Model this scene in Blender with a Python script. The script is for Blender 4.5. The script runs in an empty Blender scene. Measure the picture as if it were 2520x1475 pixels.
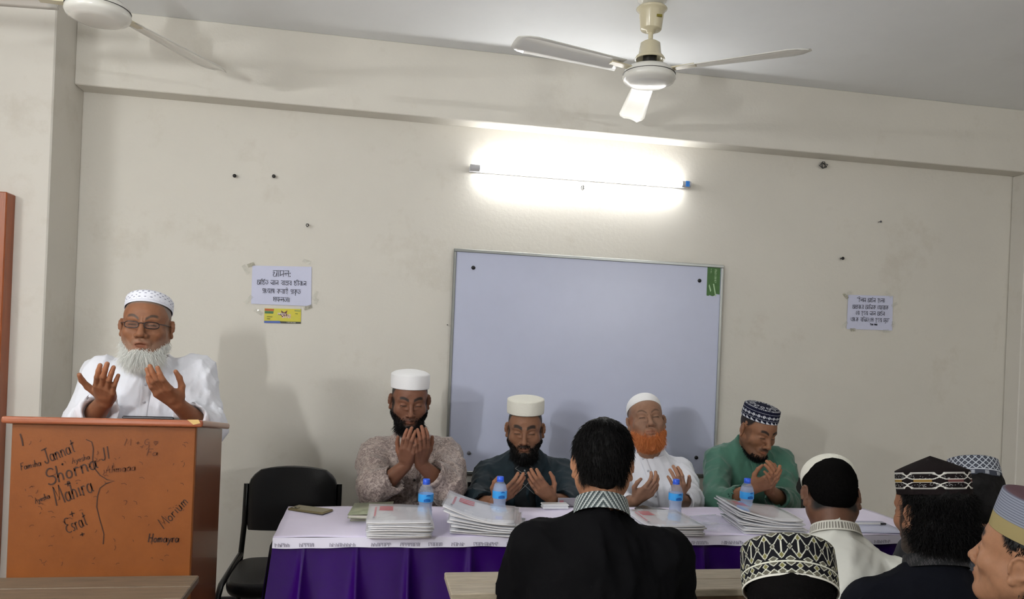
import bpy, math, random
import numpy as np
from mathutils import Vector, Matrix, Euler

# ------------------------------------------------------------------ camera, world, exposure
SC = bpy.context.scene
COL = SC.collection
F_PX, CX, CY, ROLL = 1900.0, 1260.0, 849.0, 0.041
YAW = math.atan(F_PX / 10470.0)
CAM = np.array([0.0, 0.0, 1.45])
_fw = np.array([math.sin(YAW), math.cos(YAW), 0.0])
_rt = np.array([math.cos(YAW), -math.sin(YAW), 0.0])
_up = np.array([0.0, 0.0, 1.0])
_ir = _rt * math.cos(ROLL) + _up * math.sin(ROLL)
_iu = -_rt * math.sin(ROLL) + _up * math.cos(ROLL)
cam_d = bpy.data.cameras.new('camera'); cam_o = bpy.data.objects.new('camera', cam_d); COL.objects.link(cam_o)
cam_d.sensor_width = 36.0; cam_d.lens = F_PX / 2520.0 * 36.0
cam_d.shift_y = (CY - 737.5) / 2520.0
cam_d.clip_start = 0.05
cam_o.matrix_world = Matrix(((_ir[0], _iu[0], -_fw[0], CAM[0]), (_ir[1], _iu[1], -_fw[1], CAM[1]), (_ir[2], _iu[2], -_fw[2], CAM[2]), (0, 0, 0, 1)))
SC.camera = cam_o
w = bpy.data.worlds.new('world'); SC.world = w; w.use_nodes = True
w.node_tree.nodes['Background'].inputs[0].default_value = (0.5, 0.55, 0.6, 1); w.node_tree.nodes['Background'].inputs[1].default_value = 0.0
SC.view_settings.view_transform = 'Standard'; SC.view_settings.look = 'None'; SC.view_settings.gamma = 1.0
SC.view_settings.use_curve_mapping = False
SC.view_settings.exposure = 0.17
SC.cycles.use_denoising = True
SC.cycles.max_bounces = 8; SC.cycles.diffuse_bounces = 5; SC.cycles.transparent_max_bounces = 16
SC.cycles.caustics_reflective = False; SC.cycles.caustics_refractive = False
SC.cycles.sample_clamp_indirect = 4.0

def ray(u, v): return _fw + _ir * (u - CX) / F_PX - _iu * (v - CY) / F_PX
def onY(u, v, Y):
    r = ray(u, v); return CAM + r * (Y / r[1])
def onZ(u, v, Z):
    r = ray(u, v); return CAM + r * ((Z - CAM[2]) / r[2])

# ------------------------------------------------------------------ helpers: colour, material, objects
def lin(c):
    return tuple((x / 255 / 12.92 if x / 255 <= 0.04045 else ((x / 255 + 0.055) / 1.055) ** 2.4) for x in c)
MATS = {}
def mat(name, col, rough=0.6, metal=0.0, var=0.0, vscale=8.0, bump=0.0, bscale=40.0, spec=0.5, trans=0.0, alpha=1.0, emit=0.0, ior=1.45, sheen=0.0, stretch=(1, 1, 1), attr=None, sss=0.0, coat=0.0, var2=None):
    if name in MATS: return MATS[name]
    m = bpy.data.materials.new(name); m.use_nodes = True; MATS[name] = m
    nt = m.node_tree; b = nt.nodes['Principled BSDF']
    c = lin(col) + (1,)
    b.inputs['Base Color'].default_value = c; b.inputs['Roughness'].default_value = rough; b.inputs['Metallic'].default_value = metal
    b.inputs['Specular IOR Level'].default_value = spec; b.inputs['Transmission Weight'].default_value = trans; b.inputs['Alpha'].default_value = alpha
    b.inputs['IOR'].default_value = ior; b.inputs['Sheen Weight'].default_value = sheen; b.inputs['Coat Weight'].default_value = coat
    if sss: b.inputs['Subsurface Weight'].default_value = sss; b.inputs['Subsurface Radius'].default_value = (0.01, 0.004, 0.002); b.inputs['Subsurface Scale'].default_value = 0.6
    if emit: b.inputs['Emission Color'].default_value = c; b.inputs['Emission Strength'].default_value = emit
    tc = nt.nodes.new('ShaderNodeTexCoord'); mp = nt.nodes.new('ShaderNodeMapping'); mp.inputs['Scale'].default_value = stretch
    nt.links.new(tc.outputs['Object'], mp.inputs[0])
    base = None
    if attr:
        a = nt.nodes.new('ShaderNodeAttribute'); a.attribute_name = attr; base = a.outputs['Color']
    if var:
        n = nt.nodes.new('ShaderNodeTexNoise'); n.inputs['Scale'].default_value = vscale; n.inputs['Detail'].default_value = 6; n.inputs['Roughness'].default_value = 0.65
        nt.links.new(mp.outputs[0], n.inputs['Vector'])
        r = nt.nodes.new('ShaderNodeMapRange'); r.inputs[1].default_value = 0.25; r.inputs[2].default_value = 0.75
        nt.links.new(n.outputs['Fac'], r.inputs[0])
        mx = nt.nodes.new('ShaderNodeMix'); mx.data_type = 'RGBA'; mx.blend_type = 'MIX'
        nt.links.new(r.outputs[0], mx.inputs['Factor'])
        if var2 is not None:
            mx.inputs['B'].default_value = lin(var2) + (1,)
            if base is not None: nt.links.new(base, mx.inputs['A'])
            else: mx.inputs['A'].default_value = c
        else:
            mu = nt.nodes.new('ShaderNodeMix'); mu.data_type = 'RGBA'; mu.blend_type = 'MULTIPLY'; mu.inputs['Factor'].default_value = 1.0
            mx.inputs['A'].default_value = (1 - var, 1 - var, 1 - var, 1); mx.inputs['B'].default_value = (1 + var * .6,) * 3 + (1,)
            if base is not None: nt.links.new(base, mu.inputs['A'])
            else: mu.inputs['A'].default_value = c
            nt.links.new(mx.outputs['Result'], mu.inputs['B']); mx = mu
        base = mx.outputs['Result']
    if base is not None: nt.links.new(base, b.inputs['Base Color'])
    if bump:
        n2 = nt.nodes.new('ShaderNodeTexNoise'); n2.inputs['Scale'].default_value = bscale; n2.inputs['Detail'].default_value = 5
        nt.links.new(mp.outputs[0], n2.inputs['Vector'])
        bp = nt.nodes.new('ShaderNodeBump'); bp.inputs['Strength'].default_value = bump; bp.inputs['Distance'].default_value = 0.01
        nt.links.new(n2.outputs['Fac'], bp.inputs['Height']); nt.links.new(bp.outputs[0], b.inputs['Normal'])
    return m

def tag(o, label=None, cat=None, group=None, kind=None):
    if label: o['label'] = label
    if cat: o['category'] = cat
    if group: o['group'] = group
    if kind: o['kind'] = kind
    return o
def empty(name, loc, label, cat, group=None, rz=0.0):
    o = bpy.data.objects.new(name, None); COL.objects.link(o); o.location = loc; o.rotation_euler = (0, 0, rz); o.empty_display_size = 0.1
    return tag(o, label, cat, group)
def link(name, me, m=None, parent=None, smooth=False, inv=True):
    """mesh given in world coordinates; parented without moving when inv"""
    o = bpy.data.objects.new(name, me); COL.objects.link(o)
    if m is not None:
        for x in (m if isinstance(m, (list, tuple)) else [m]): me.materials.append(x)
    if smooth: me.polygons.foreach_set('use_smooth', np.ones(len(me.polygons), dtype=bool))
    if parent is not None:
        o.parent = parent
        if inv:
            mw = Matrix.Identity(4); p = parent; ch = []
            while p is not None: ch.append(p); p = p.parent
            for q in reversed(ch): mw = mw @ q.matrix_parent_inverse @ Matrix.LocRotScale(q.location, q.rotation_euler, q.scale)
            o.matrix_parent_inverse = mw.inverted()
    return o
class MB:
    """collects simple shapes into one mesh"""
    def __init__(s): s.v = []; s.f = []; s.mi = []; s.sm = []
    def add(s, vs, fs, mi=0, sm=False):
        k = len(s.v); s.v += [tuple(map(float, x)) for x in vs]; s.f += [tuple(i + k for i in f) for f in fs]; s.mi += [mi] * len(fs); s.sm += [sm] * len(fs); return s
    def box(s, a, b, mi=0, bev=0.0):
        x0, y0, z0 = a; x1, y1, z1 = b
        if bev <= 0:
            vs = [(x, y, z) for z in (z0, z1) for y in (y0, y1) for x in (x0, x1)]
            return s.add(vs, [(0, 2, 3, 1), (4, 5, 7, 6), (0, 1, 5, 4), (2, 6, 7, 3), (0, 4, 6, 2), (1, 3, 7, 5)], mi)
        e = bev; vs = []; 
        for sx, X in ((1, x0), (-1, x1)):
            for sy, Y in ((1, y0), (-1, y1)):
                for sz, Z in ((1, z0), (-1, z1)):
                    vs += [(X, Y + sy * e, Z + sz * e), (X + sx * e, Y, Z + sz * e), (X + sx * e, Y + sy * e, Z)]
        def I(ix, iy, iz, k): return ((ix * 2 + iy) * 2 + iz) * 3 + k
        fs = [tuple(I(0, *q, 0) for q in ((0, 0), (0, 1), (1, 1), (1, 0))), tuple(I(1, *q, 0) for q in ((0, 0), (1, 0), (1, 1), (0, 1)))]
        fs += [tuple(I(q[0], 0, q[1], 1) for q in ((0, 0), (1, 0), (1, 1), (0, 1))), tuple(I(q[0], 1, q[1], 1) for q in ((0, 0), (0, 1), (1, 1), (1, 0)))]
        fs += [tuple(I(q[0], q[1], 0, 2) for q in ((0, 0), (0, 1), (1, 1), (1, 0))), tuple(I(q[0], q[1], 1, 2) for q in ((0, 0), (1, 0), (1, 1), (0, 1)))]
        for iz in (0, 1):
            for iy in (0, 1): fs.append((I(0, iy, iz, 1), I(1, iy, iz, 1), I(1, iy, iz, 2), I(0, iy, iz, 2)))
            for ix in (0, 1): fs.append((I(ix, 0, iz, 0), I(ix, 1, iz, 0), I(ix, 1, iz, 2), I(ix, 0, iz, 2)))
        for ix in (0, 1):
            for iy in (0, 1): fs.append((I(ix, iy, 0, 0), I(ix, iy, 1, 0), I(ix, iy, 1, 1), I(ix, iy, 0, 1)))
        for ix in (0, 1):
            for iy in (0, 1):
                for iz in (0, 1): fs.append((I(ix, iy, iz, 0), I(ix, iy, iz, 1), I(ix, iy, iz, 2)))
        return s.add(vs, fs, mi)
    def tube(s, pts, r, n=8, mi=0, caps=True, sm=True):
        pts = [Vector(p) for p in pts]; rs = r if isinstance(r, (list, tuple)) else [r] * len(pts); vs = []; up = None
        for i, p in enumerate(pts):
            d = (pts[min(i + 1, len(pts) - 1)] - pts[max(i - 1, 0)]).normalized()
            if up is None: up = d.orthogonal().normalized()
            up = (up - d * up.dot(d)).normalized(); sd = d.cross(up)
            for k in range(n):
                a = 2 * math.pi * k / n; vs.append(p + (up * math.cos(a) + sd * math.sin(a)) * rs[i])
        fs = [(i * n + k, i * n + (k + 1) % n, (i + 1) * n + (k + 1) % n, (i + 1) * n + k) for i in range(len(pts) - 1) for k in range(n)]
        s.add(vs, fs, mi, sm); 
        if caps: s.add([vs[k] for k in range(n)], [tuple(range(n))[::-1]], mi); s.add(vs[-n:], [tuple(range(n))], mi)
        return s
    def lathe(s, c, prof, n=32, mi=0, sx=1.0, sy=1.0, M=None, sm=True):
        vs = []
        for r, z in prof:
            for k in range(n):
                a = 2 * math.pi * k / n; q = Vector((r * math.cos(a) * sx, r * math.sin(a) * sy, z))
                if M is not None: q = M @ q
                vs.append((q[0] + c[0], q[1] + c[1], q[2] + c[2]))
        fs = [(i * n + k, i * n + (k + 1) % n, (i + 1) * n + (k + 1) % n, (i + 1) * n + k) for i in range(len(prof) - 1) for k in range(n)]
        return s.add(vs, fs, mi, sm)
    def quad(s, a, b, c, d, mi=0): return s.add([a, b, c, d], [(0, 1, 2, 3)], mi)
    def grid(s, P, mi=0, sm=True, close=False):
        P = np.asarray(P, float); n, m = P.shape[:2]
        fs = [(i * m + j, i * m + (j + 1) % m, (i + 1) * m + (j + 1) % m, (i + 1) * m + j) for i in range(n - 1) for j in range(m if close else m - 1)]
        return s.add(P.reshape(-1, 3), fs, mi, sm)
    def slab(s, P, th, mi=0, sm=True):
        """thick sheet from an n x m grid of points, thickness along local normals"""
        P = np.asarray(P, float); n, m = P.shape[:2]
        du = np.gradient(P, axis=0); dv = np.gradient(P, axis=1); N = np.cross(dv, du); N /= np.linalg.norm(N, axis=2, keepdims=True) + 1e-12
        Q = P + N * th; k = n * m
        f1 = [(i * m + j, (i + 1) * m + j, (i + 1) * m + j + 1, i * m + j + 1) for i in range(n - 1) for j in range(m - 1)]
        fs = list(f1)
        fs2 = [tuple(x + k for x in t[::-1]) for t in f1]
        rim = [j for j in range(m)] + [i * m + m - 1 for i in range(1, n)] + [(n - 1) * m + j for j in range(m - 2, -1, -1)] + [i * m for i in range(n - 2, 0, -1)]
        fr = [(rim[i], rim[(i + 1) % len(rim)], rim[(i + 1) % len(rim)] + k, rim[i] + k) for i in range(len(rim))]
        return s.add(np.concatenate([P.reshape(-1, 3), Q.reshape(-1, 3)]), fs + fs2 + fr, mi, sm)
    def mesh(s, name):
        me = bpy.data.meshes.new(name); me.from_pydata(s.v, [], s.f)
        if any(s.mi): me.polygons.foreach_set('material_index', s.mi)
        me.polygons.foreach_set('use_smooth', s.sm); me.update(); return me
    def build(s, name, m, parent=None, inv=True):
        return link(name, s.mesh(name), m, parent, inv=inv)
def setcol(me, cols, name='Col'):
    a = me.color_attributes.new(name, 'FLOAT_COLOR', 'POINT')
    c = np.ones((len(me.vertices), 4), np.float32); c[:, :3] = cols; a.data.foreach_set('color', c.ravel())
def copy_tree(o, parent=None):
    c = o.copy(); COL.objects.link(c)
    if parent is not None: c.parent = parent
    for ch in list(o.children): copy_tree(ch, c)
    return c
POW_WALL, POW_A, POW_B, POW_D = 38.0, 900.0, 360.0, 560.0

# ------------------------------------------------------------------ organic shapes: distance fields + surface nets
def nrm(v): v = np.asarray(v, float); return v / np.linalg.norm(v)
class SDF:
    def __init__(s, lo, hi, h):
        s.lo = np.asarray(lo, np.float32); s.h = float(h); s.n = np.ceil((np.asarray(hi) - np.asarray(lo)) / h).astype(int) + 1
        s.d = np.full(tuple(s.n), 0.2, np.float32); s.ax = [s.lo[i] + np.arange(s.n[i], dtype=np.float32) * np.float32(h) for i in range(3)]
    def _sub(s, lo, hi):
        a = np.clip(np.floor((np.asarray(lo) - s.lo) / s.h).astype(int), 0, s.n); b = np.clip(np.ceil((np.asarray(hi) - s.lo) / s.h).astype(int) + 1, 0, s.n)
        if np.any(b <= a): return None, None
        sl = tuple(slice(a[i], b[i]) for i in range(3))
        X = s.ax[0][sl[0]][:, None, None]; Y = s.ax[1][sl[1]][None, :, None]; Z = s.ax[2][sl[2]][None, None, :]
        return sl, (X, Y, Z)
    def _mix(s, sl, e, k, op):
        d = s.d[sl]; k = k * 1.35
        if op == 'add':
            if k > 0: hh = np.maximum(k - np.abs(d - e), 0) / k; s.d[sl] = np.minimum(d, e) - hh * hh * hh * k / 6
            else: s.d[sl] = np.minimum(d, e)
        else:
            e = -e
            if k > 0: hh = np.maximum(k - np.abs(d - e), 0) / k; s.d[sl] = np.maximum(d, e) + hh * hh * hh * k / 6
            else: s.d[sl] = np.maximum(d, e)
    def cone(s, a, b, ra, rb=None, k=0.0, op='add', flat=None):
        a = np.asarray(a, float); b = np.asarray(b, float); rb = ra if rb is None else rb; m = max(ra, rb) * (1.0 if flat is None else max(1, flat[1])) + 2.2 * k + 3 * s.h
        sl, P = s._sub(np.minimum(a, b) - m, np.maximum(a, b) + m)
        if sl is None: return s
        ba = b - a; q = max(float(ba @ ba), 1e-12)
        x, y, z = P[0] - np.float32(a[0]), P[1] - np.float32(a[1]), P[2] - np.float32(a[2])
        t = np.clip((x * np.float32(ba[0]) + y * np.float32(ba[1]) + z * np.float32(ba[2])) / np.float32(q), 0, 1)
        x = x - t * np.float32(ba[0]); y = y - t * np.float32(ba[1]); z = z - t * np.float32(ba[2])
        if flat is not None:
            n = flat[0]; f = np.float32(1 / flat[1] - 1); pr = (x * np.float32(n[0]) + y * np.float32(n[1]) + z * np.float32(n[2])) * f
            x = x + pr * np.float32(n[0]); y = y + pr * np.float32(n[1]); z = z + pr * np.float32(n[2])
        s._mix(sl, np.sqrt(x * x + y * y + z * z) - (np.float32(ra) + t * np.float32(rb - ra)), k, op); return s
    def ell(s, c, r, k=0.0, op='add', R=None):
        c = np.asarray(c, float); r = np.asarray(r, float); m = (r if R is None else np.full(3, r.max())) + 3.0 * k + 3 * s.h
        sl, P = s._sub(c - m, c + m)
        if sl is None: return s
        x, y, z = P[0] - np.float32(c[0]), P[1] - np.float32(c[1]), P[2] - np.float32(c[2])
        if R is not None:
            R = np.asarray(R, np.float32); x, y, z = (R[0, 0] * x + R[1, 0] * y + R[2, 0] * z), (R[0, 1] * x + R[1, 1] * y + R[2, 1] * z), (R[0, 2] * x + R[1, 2] * y + R[2, 2] * z)
        ra = [np.float32(q) for q in r]
        k0 = np.sqrt((x / ra[0]) ** 2 + (y / ra[1]) ** 2 + (z / ra[2]) ** 2); k1 = np.sqrt((x / ra[0] ** 2) ** 2 + (y / ra[1] ** 2) ** 2 + (z / ra[2] ** 2) ** 2) + np.float32(1e-6)
        s._mix(sl, k0 * (k0 - 1) / k1, k, op); return s
    def plane(s, p, n, k=0.0):
        """keep the half space below plane (cut away where (x-p).n > 0)"""
        n = nrm(n); X, Y, Z = s.ax[0][:, None, None], s.ax[1][None, :, None], s.ax[2][None, None, :]
        e = (X - np.float32(p[0])) * np.float32(n[0]) + (Y - np.float32(p[1])) * np.float32(n[1]) + (Z - np.float32(p[2])) * np.float32(n[2])
        s.d = np.maximum(s.d, e); return s
    def warp(s, fn):
        X, Y, Z = np.meshgrid(*s.ax, indexing='ij', sparse=True); s.d = s.d + fn(X, Y, Z).astype(np.float32); return s
    def net(s):
        d = s.d; d[0] = d[-1] = 0.1; d[:, 0] = d[:, -1] = 0.1; d[:, :, 0] = d[:, :, -1] = 0.1
        neg = d < 0; cnt = np.zeros(tuple(s.n - 1), np.uint8)
        for i in (0, 1):
            for j in (0, 1):
                for k in (0, 1): cnt += neg[i:s.n[0] - 1 + i, j:s.n[1] - 1 + j, k:s.n[2] - 1 + k]
        act = (cnt > 0) & (cnt < 8); idx = np.full(act.shape, -1, np.int32); ii = np.argwhere(act); idx[act] = np.arange(len(ii))
        cor = [(i, j, k) for i in (0, 1) for j in (0, 1) for k in (0, 1)]
        V = np.stack([d[ii[:, 0] + c[0], ii[:, 1] + c[1], ii[:, 2] + c[2]] for c in cor], 1)
        acc = np.zeros((len(ii), 3)); num = np.zeros(len(ii))
        for p in range(8):
            for q in range(p + 1, 8):
                if sum(abs(cor[p][t] - cor[q][t]) for t in range(3)) != 1: continue
                m = (V[:, p] < 0) != (V[:, q] < 0); a = V[m, p]; b = V[m, q]; t = a / (a - b)
                acc[m] += np.array(cor[p]) + t[:, None] * (np.array(cor[q]) - np.array(cor[p])); num[m] += 1
        P = s.lo + (ii + acc / num[:, None]) * s.h
        Q = []
        for ax in range(3):
            o1, o2 = (ax + 1) % 3, (ax + 2) % 3
            sl0 = [slice(None)] * 3; sl1 = [slice(None)] * 3; sl0[ax] = slice(0, -1); sl1[ax] = slice(1, None)
            A = neg[tuple(sl0)]; B = neg[tuple(sl1)]; e = np.argwhere(A != B)
            e = e[(e[:, o1] > 0) & (e[:, o2] > 0) & (e[:, o1] < s.n[o1] - 1) & (e[:, o2] < s.n[o2] - 1)]
            fl = A[tuple(e.T)]
            def cell(da, db): c = e.copy(); c[:, o1] -= da; c[:, o2] -= db; return idx[tuple(c.T)]
            q = np.stack([cell(1, 1), cell(0, 1), cell(0, 0), cell(1, 0)], 1); q[~fl] = q[~fl][:, ::-1]; Q.append(q)
        Q = np.concatenate(Q); Q = Q[(Q >= 0).all(1)]
        return P, Q
    def sample(s, P):
        """trilinear value at points"""
        g = (np.asarray(P, float) - s.lo) / s.h; g = np.clip(g, 0, s.n - 1.001); i = g.astype(int); f = g - i; o = 0
        for a in (0, 1):
            for b in (0, 1):
                for c in (0, 1):
                    wt = (f[:, 0] if a else 1 - f[:, 0]) * (f[:, 1] if b else 1 - f[:, 1]) * (f[:, 2] if c else 1 - f[:, 2]); o = o + wt * s.d[i[:, 0] + a, i[:, 1] + b, i[:, 2] + c]
        return o
    def grad(s, P, e=None):
        e = e or s.h; P = np.asarray(P, float); G = np.stack([s.sample(P + np.eye(3)[i] * e) - s.sample(P - np.eye(3)[i] * e) for i in range(3)], 1)
        return G / (np.linalg.norm(G, axis=1, keepdims=True) + 1e-9)
def mesh_np(name, V, Q):
    me = bpy.data.meshes.new(name); V = np.asarray(V, np.float32); Q = np.asarray(Q, np.int32); k = Q.shape[1]
    me.vertices.add(len(V)); me.vertices.foreach_set('co', V.ravel()); me.loops.add(Q.size); me.loops.foreach_set('vertex_index', Q.ravel())
    me.polygons.add(len(Q)); me.polygons.foreach_set('loop_start', np.arange(0, Q.size, k, dtype=np.int32)); me.polygons.foreach_set('loop_total', np.full(len(Q), k, np.int32))
    me.polygons.foreach_set('use_smooth', np.ones(len(Q), bool)); me.update(calc_edges=True); me.validate(); return me
def rotm(yaw=0, pitch=0, roll=0):
    """yaw about z (positive turns the face towards +x), pitch (positive looks down), roll about the view axis; face points to -y"""
    cy, sy = math.cos(yaw), math.sin(yaw); cp, sp = math.cos(pitch), math.sin(pitch); cr, sr = math.cos(roll), math.sin(roll)
    Rz = np.array([[cy, -sy, 0], [sy, cy, 0], [0, 0, 1]]); Rx = np.array([[1, 0, 0], [0, cp, -sp], [0, sp, cp]]); Ry = np.array([[cr, 0, sr], [0, 1, 0], [-sr, 0, cr]])
    return Rz @ Rx @ Ry
def strands(name, roots, dirs, length, rad, m, parent, droop=0.5, down=(0, 0, -1), jit=0.25, seed=0, seg=3, wave=0.0, cols=None):
    rg = np.random.default_rng(seed); n = len(roots); D = dirs + rg.normal(0, jit, (n, 3)); D /= np.linalg.norm(D, axis=1, keepdims=True)
    L = np.broadcast_to(length, (n,)) * rg.uniform(0.7, 1.15, n); dn = np.asarray(down, float); P = roots.copy(); ring = []; side0 = np.cross(D, rg.normal(0, 1, (n, 3)))
    ph = rg.uniform(0, 6.28, n)
    for i in range(seg + 1):
        S = np.cross(D, side0); S /= np.linalg.norm(S, axis=1, keepdims=True) + 1e-9; T = np.cross(D, S)
        r = (rad * (1 - 0.85 * (i / seg) ** 1.5))
        if np.ndim(r): r = r[:, None]
        w = (S * (wave * np.sin(ph + i * 1.9))[:, None]) if wave else 0
        for a in (0, 2.094, 4.189): ring.append(P + w + (S * math.cos(a) + T * math.sin(a)) * r)
        P = P + D * (L / seg)[:, None]; D = D + dn * droop / seg; D /= np.linalg.norm(D, axis=1, keepdims=True)
    V = np.stack(ring, 1).reshape(-1, 3); k = 3 * (seg + 1); base = (np.arange(n) * k)[:, None]; Q = []
    for i in range(seg):
        for a in range(3): Q.append(base + np.array([[i * 3 + a, i * 3 + (a + 1) % 3, i * 3 + 3 + (a + 1) % 3, i * 3 + 3 + a]]))
    me = mesh_np(name, V, np.concatenate(Q))
    if cols is not None: setcol(me, np.repeat(cols, k, axis=0))
    return link(name, me, m, parent)
def sst(a, b, x): t = np.clip((x - a) / (b - a), 0, 1); return t * t * (3 - 2 * t)

# ------------------------------------------------------------------ the room
YW, YB, ZC, ZB = 4.026, 3.908, 2.94, 2.58      # back wall, beam face, ceiling, beam underside
XL, XR, YR = -2.6, 5.2, -4.2
def wall_mat(name, col, stain=.10, bump=.04):
    m = mat(name, col, rough=.55, var=.05, vscale=1.3, bump=bump, bscale=55, spec=.3); nt = m.node_tree; b = nt.nodes['Principled BSDF']
    src = b.inputs['Base Color'].links[0].from_socket
    tc = nt.nodes.new('ShaderNodeTexCoord'); n = nt.nodes.new('ShaderNodeTexNoise'); n.inputs['Scale'].default_value = 2.2; n.inputs['Detail'].default_value = 9; n.inputs['Roughness'].default_value = .72
    nt.links.new(tc.outputs['Object'], n.inputs['Vector']); r = nt.nodes.new('ShaderNodeMapRange'); r.inputs[1].default_value = .56; r.inputs[2].default_value = .78; r.inputs[4].default_value = stain
    nt.links.new(n.outputs['Fac'], r.inputs[0]); mx = nt.nodes.new('ShaderNodeMix'); mx.data_type = 'RGBA'; mx.blend_type = 'MULTIPLY'
    nt.links.new(r.outputs[0], mx.inputs['Factor']); nt.links.new(src, mx.inputs['A']); mx.inputs['B'].default_value = lin((190, 175, 150)) + (1,)
    nt.links.new(mx.outputs['Result'], b.inputs['Base Color']); return m
M_WALL = wall_mat('wall_paint', (215, 211, 202), .30, .10)
M_PILLAR = wall_mat('pillar_paint', (216, 212, 204), .3)
M_CEIL = wall_mat('ceiling_paint', (238, 240, 242), .10, .03)
M_FLOOR = mat('mosaic_floor', (168, 160, 150), rough=.35, var=.3, vscale=60)
M_BASE = mat('black_skirting', (24, 24, 27), rough=.4, var=.2, vscale=20)
def struct(name, mb, m, label):
    return tag(mb.build(name, m), label, kind='structure')
struct('floor', MB().box((XL, YR, -.1), (XR, YW + .15, 0)), M_FLOOR, 'grey speckled floor')
struct('ceiling', MB().box((XL, YR, ZC), (XR, YW + .15, ZC + .1)), M_CEIL, 'white painted concrete ceiling')
struct('wall_back', MB().box((XL - .1, YW, 0), (XR + .1, YW + .15, ZC)), M_WALL, 'cream plaster wall behind the panel')
struct('wall_left', MB().box((XL - .1, YR, 0), (XL, YW, ZC)), M_WALL, 'cream side wall')
struct('wall_right', MB().box((XR, YR, 0), (XR + .1, YW, ZC)), M_WALL, 'cream side wall far from the lectern')
struct('wall_rear', MB().box((XL - .1, YR - .1, 0), (XR + .1, YR, ZC)), M_WALL, 'cream wall behind the audience')
PX, PYF = -1.41, 3.68
struct('trim_1', MB().box((PX - .0, YB, ZB), (XR, YW, ZC), bev=.004), M_WALL, 'concrete beam along the top of the back wall')
struct('trim_2', MB().box((XL, PYF, 0), (PX, YW, ZC), bev=.006), M_PILLAR, 'pale plaster pillar beside the lectern')
struct('trim_3', MB().box((3.735, 3.915, 0), (XR, YW, ZB), bev=.005), M_PILLAR, 'shallow plaster pilaster at the right end of the back wall')
struct('trim_4', MB().box((XL, -.12, 0), (PX, .32, ZC), bev=.006), M_PILLAR, 'plaster pillar beside the audience')
struct('baseboard_back', MB().box((PX, YW - .012, 0), (3.735, YW, .14), bev=.002), M_BASE, 'black skirting along the back wall')
# wooden door frame standing against the pillar
M_DOOR = mat('door_wood', (150, 78, 38), rough=.35, var=.25, vscale=6, stretch=(6, 6, .6), bump=.1)
dz = onY(12, 472, 3.6)[2]; dx = onY(17, 480, 3.6)[0]
d = tag(MB().box((dx - .62, 3.60, 0), (dx, 3.682, dz), bev=.004).build('door_1', M_DOOR), 'brown wooden door frame on the pillar beside the lectern', kind='structure')
for i in range(2): MB().box((dx - .56, 3.588, .15 + i * (dz - .2) / 2), (dx - .08, 3.602, (i + 1) * (dz - .2) / 2 + .05), bev=.004).build('door_panel', M_DOOR, d)

# ------------------------------------------------------------------ lamps
M_CAPG = mat('lamp_cap', (188, 188, 192), rough=.4); M_BATTEN = mat('lamp_batten', (225, 226, 228), rough=.4)
def tube_light(name, a, b, out, label, power, col=(.985, 1, 1), r=.014, tube='lamp_tube'):
    a, b, out = Vector(a), Vector(b), Vector(out); d = (b - a).normalized(); c = (a + b) / 2
    e = empty(name, c, label, 'lamp')
    m = bpy.data.materials.new('lamp_glow'); m.use_nodes = True; bs = m.node_tree.nodes['Principled BSDF']; bs.inputs['Base Color'].default_value = (.9, .9, .9, 1)
    bs.inputs['Emission Color'].default_value = col + (1,); bs.inputs['Emission Strength'].default_value = power
    MB().tube([a + d * .045, b - d * .045], r, 16).build(tube, m, e)
    for p, s in ((a, 1), (b, -1)):
        MB().tube([p, p + d * s * .05], r * 1.25, 16).build('end_cap', M_CAPG, e)
        MB().tube([p + d * s * .022, p + d * s * .022 - out * .045], .009, 8).build('bracket', M_CAPG, e)
    q = -out * .045; sd = d.cross(out)
    vs = [a + q - sd * .014, a + q + sd * .014, b + q + sd * .014, b + q - sd * .014]; w2 = [v + out * .010 for v in vs]
    MB().add(vs + w2, [(0, 1, 2, 3), (7, 6, 5, 4), (0, 4, 5, 1), (1, 5, 6, 2), (2, 6, 7, 3), (3, 7, 4, 0)]).build('batten', M_BATTEN, e)
    return e
tl = tube_light('tube_light', (.464, YW - .05, 2.358), (1.672, YW - .05, 2.362), (0, -1, 0), 'glowing tube lamp mounted on the back wall above the whiteboard', POW_WALL, (1, 1, .985))
MB().box((1.640, YW - .071, 2.347), (1.660, YW - .066, 2.377)).build('blue_sticker', mat('blue_sticker', (40, 130, 225), rough=.4), tl)
tube_light('pillar_tube_light_offscreen', (PX + .05, .10, 1.76), (PX + .05, .10, 2.10), (1, 0, 0), 'tube lamp on the pillar beside the audience', POW_A, r=.018, tube='pillar_lamp_tube_offscreen')
tube_light('side_wall_tube_light_offscreen', (XL + .05, -.1 + .5, 2.35), (XL + .05, 1.1 + .5, 2.35), (1, 0, 0), 'tube lamp high on the side wall behind the lectern', POW_B, tube='side_wall_lamp_tube_offscreen')
tube_light('rear_wall_tube_light_offscreen', (3.2, YR + .05, 2.35), (4.4, YR + .05, 2.35), (0, 1, 0), 'tube lamp on the wall behind the audience', POW_D, tube='rear_wall_lamp_tube_offscreen')

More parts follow.
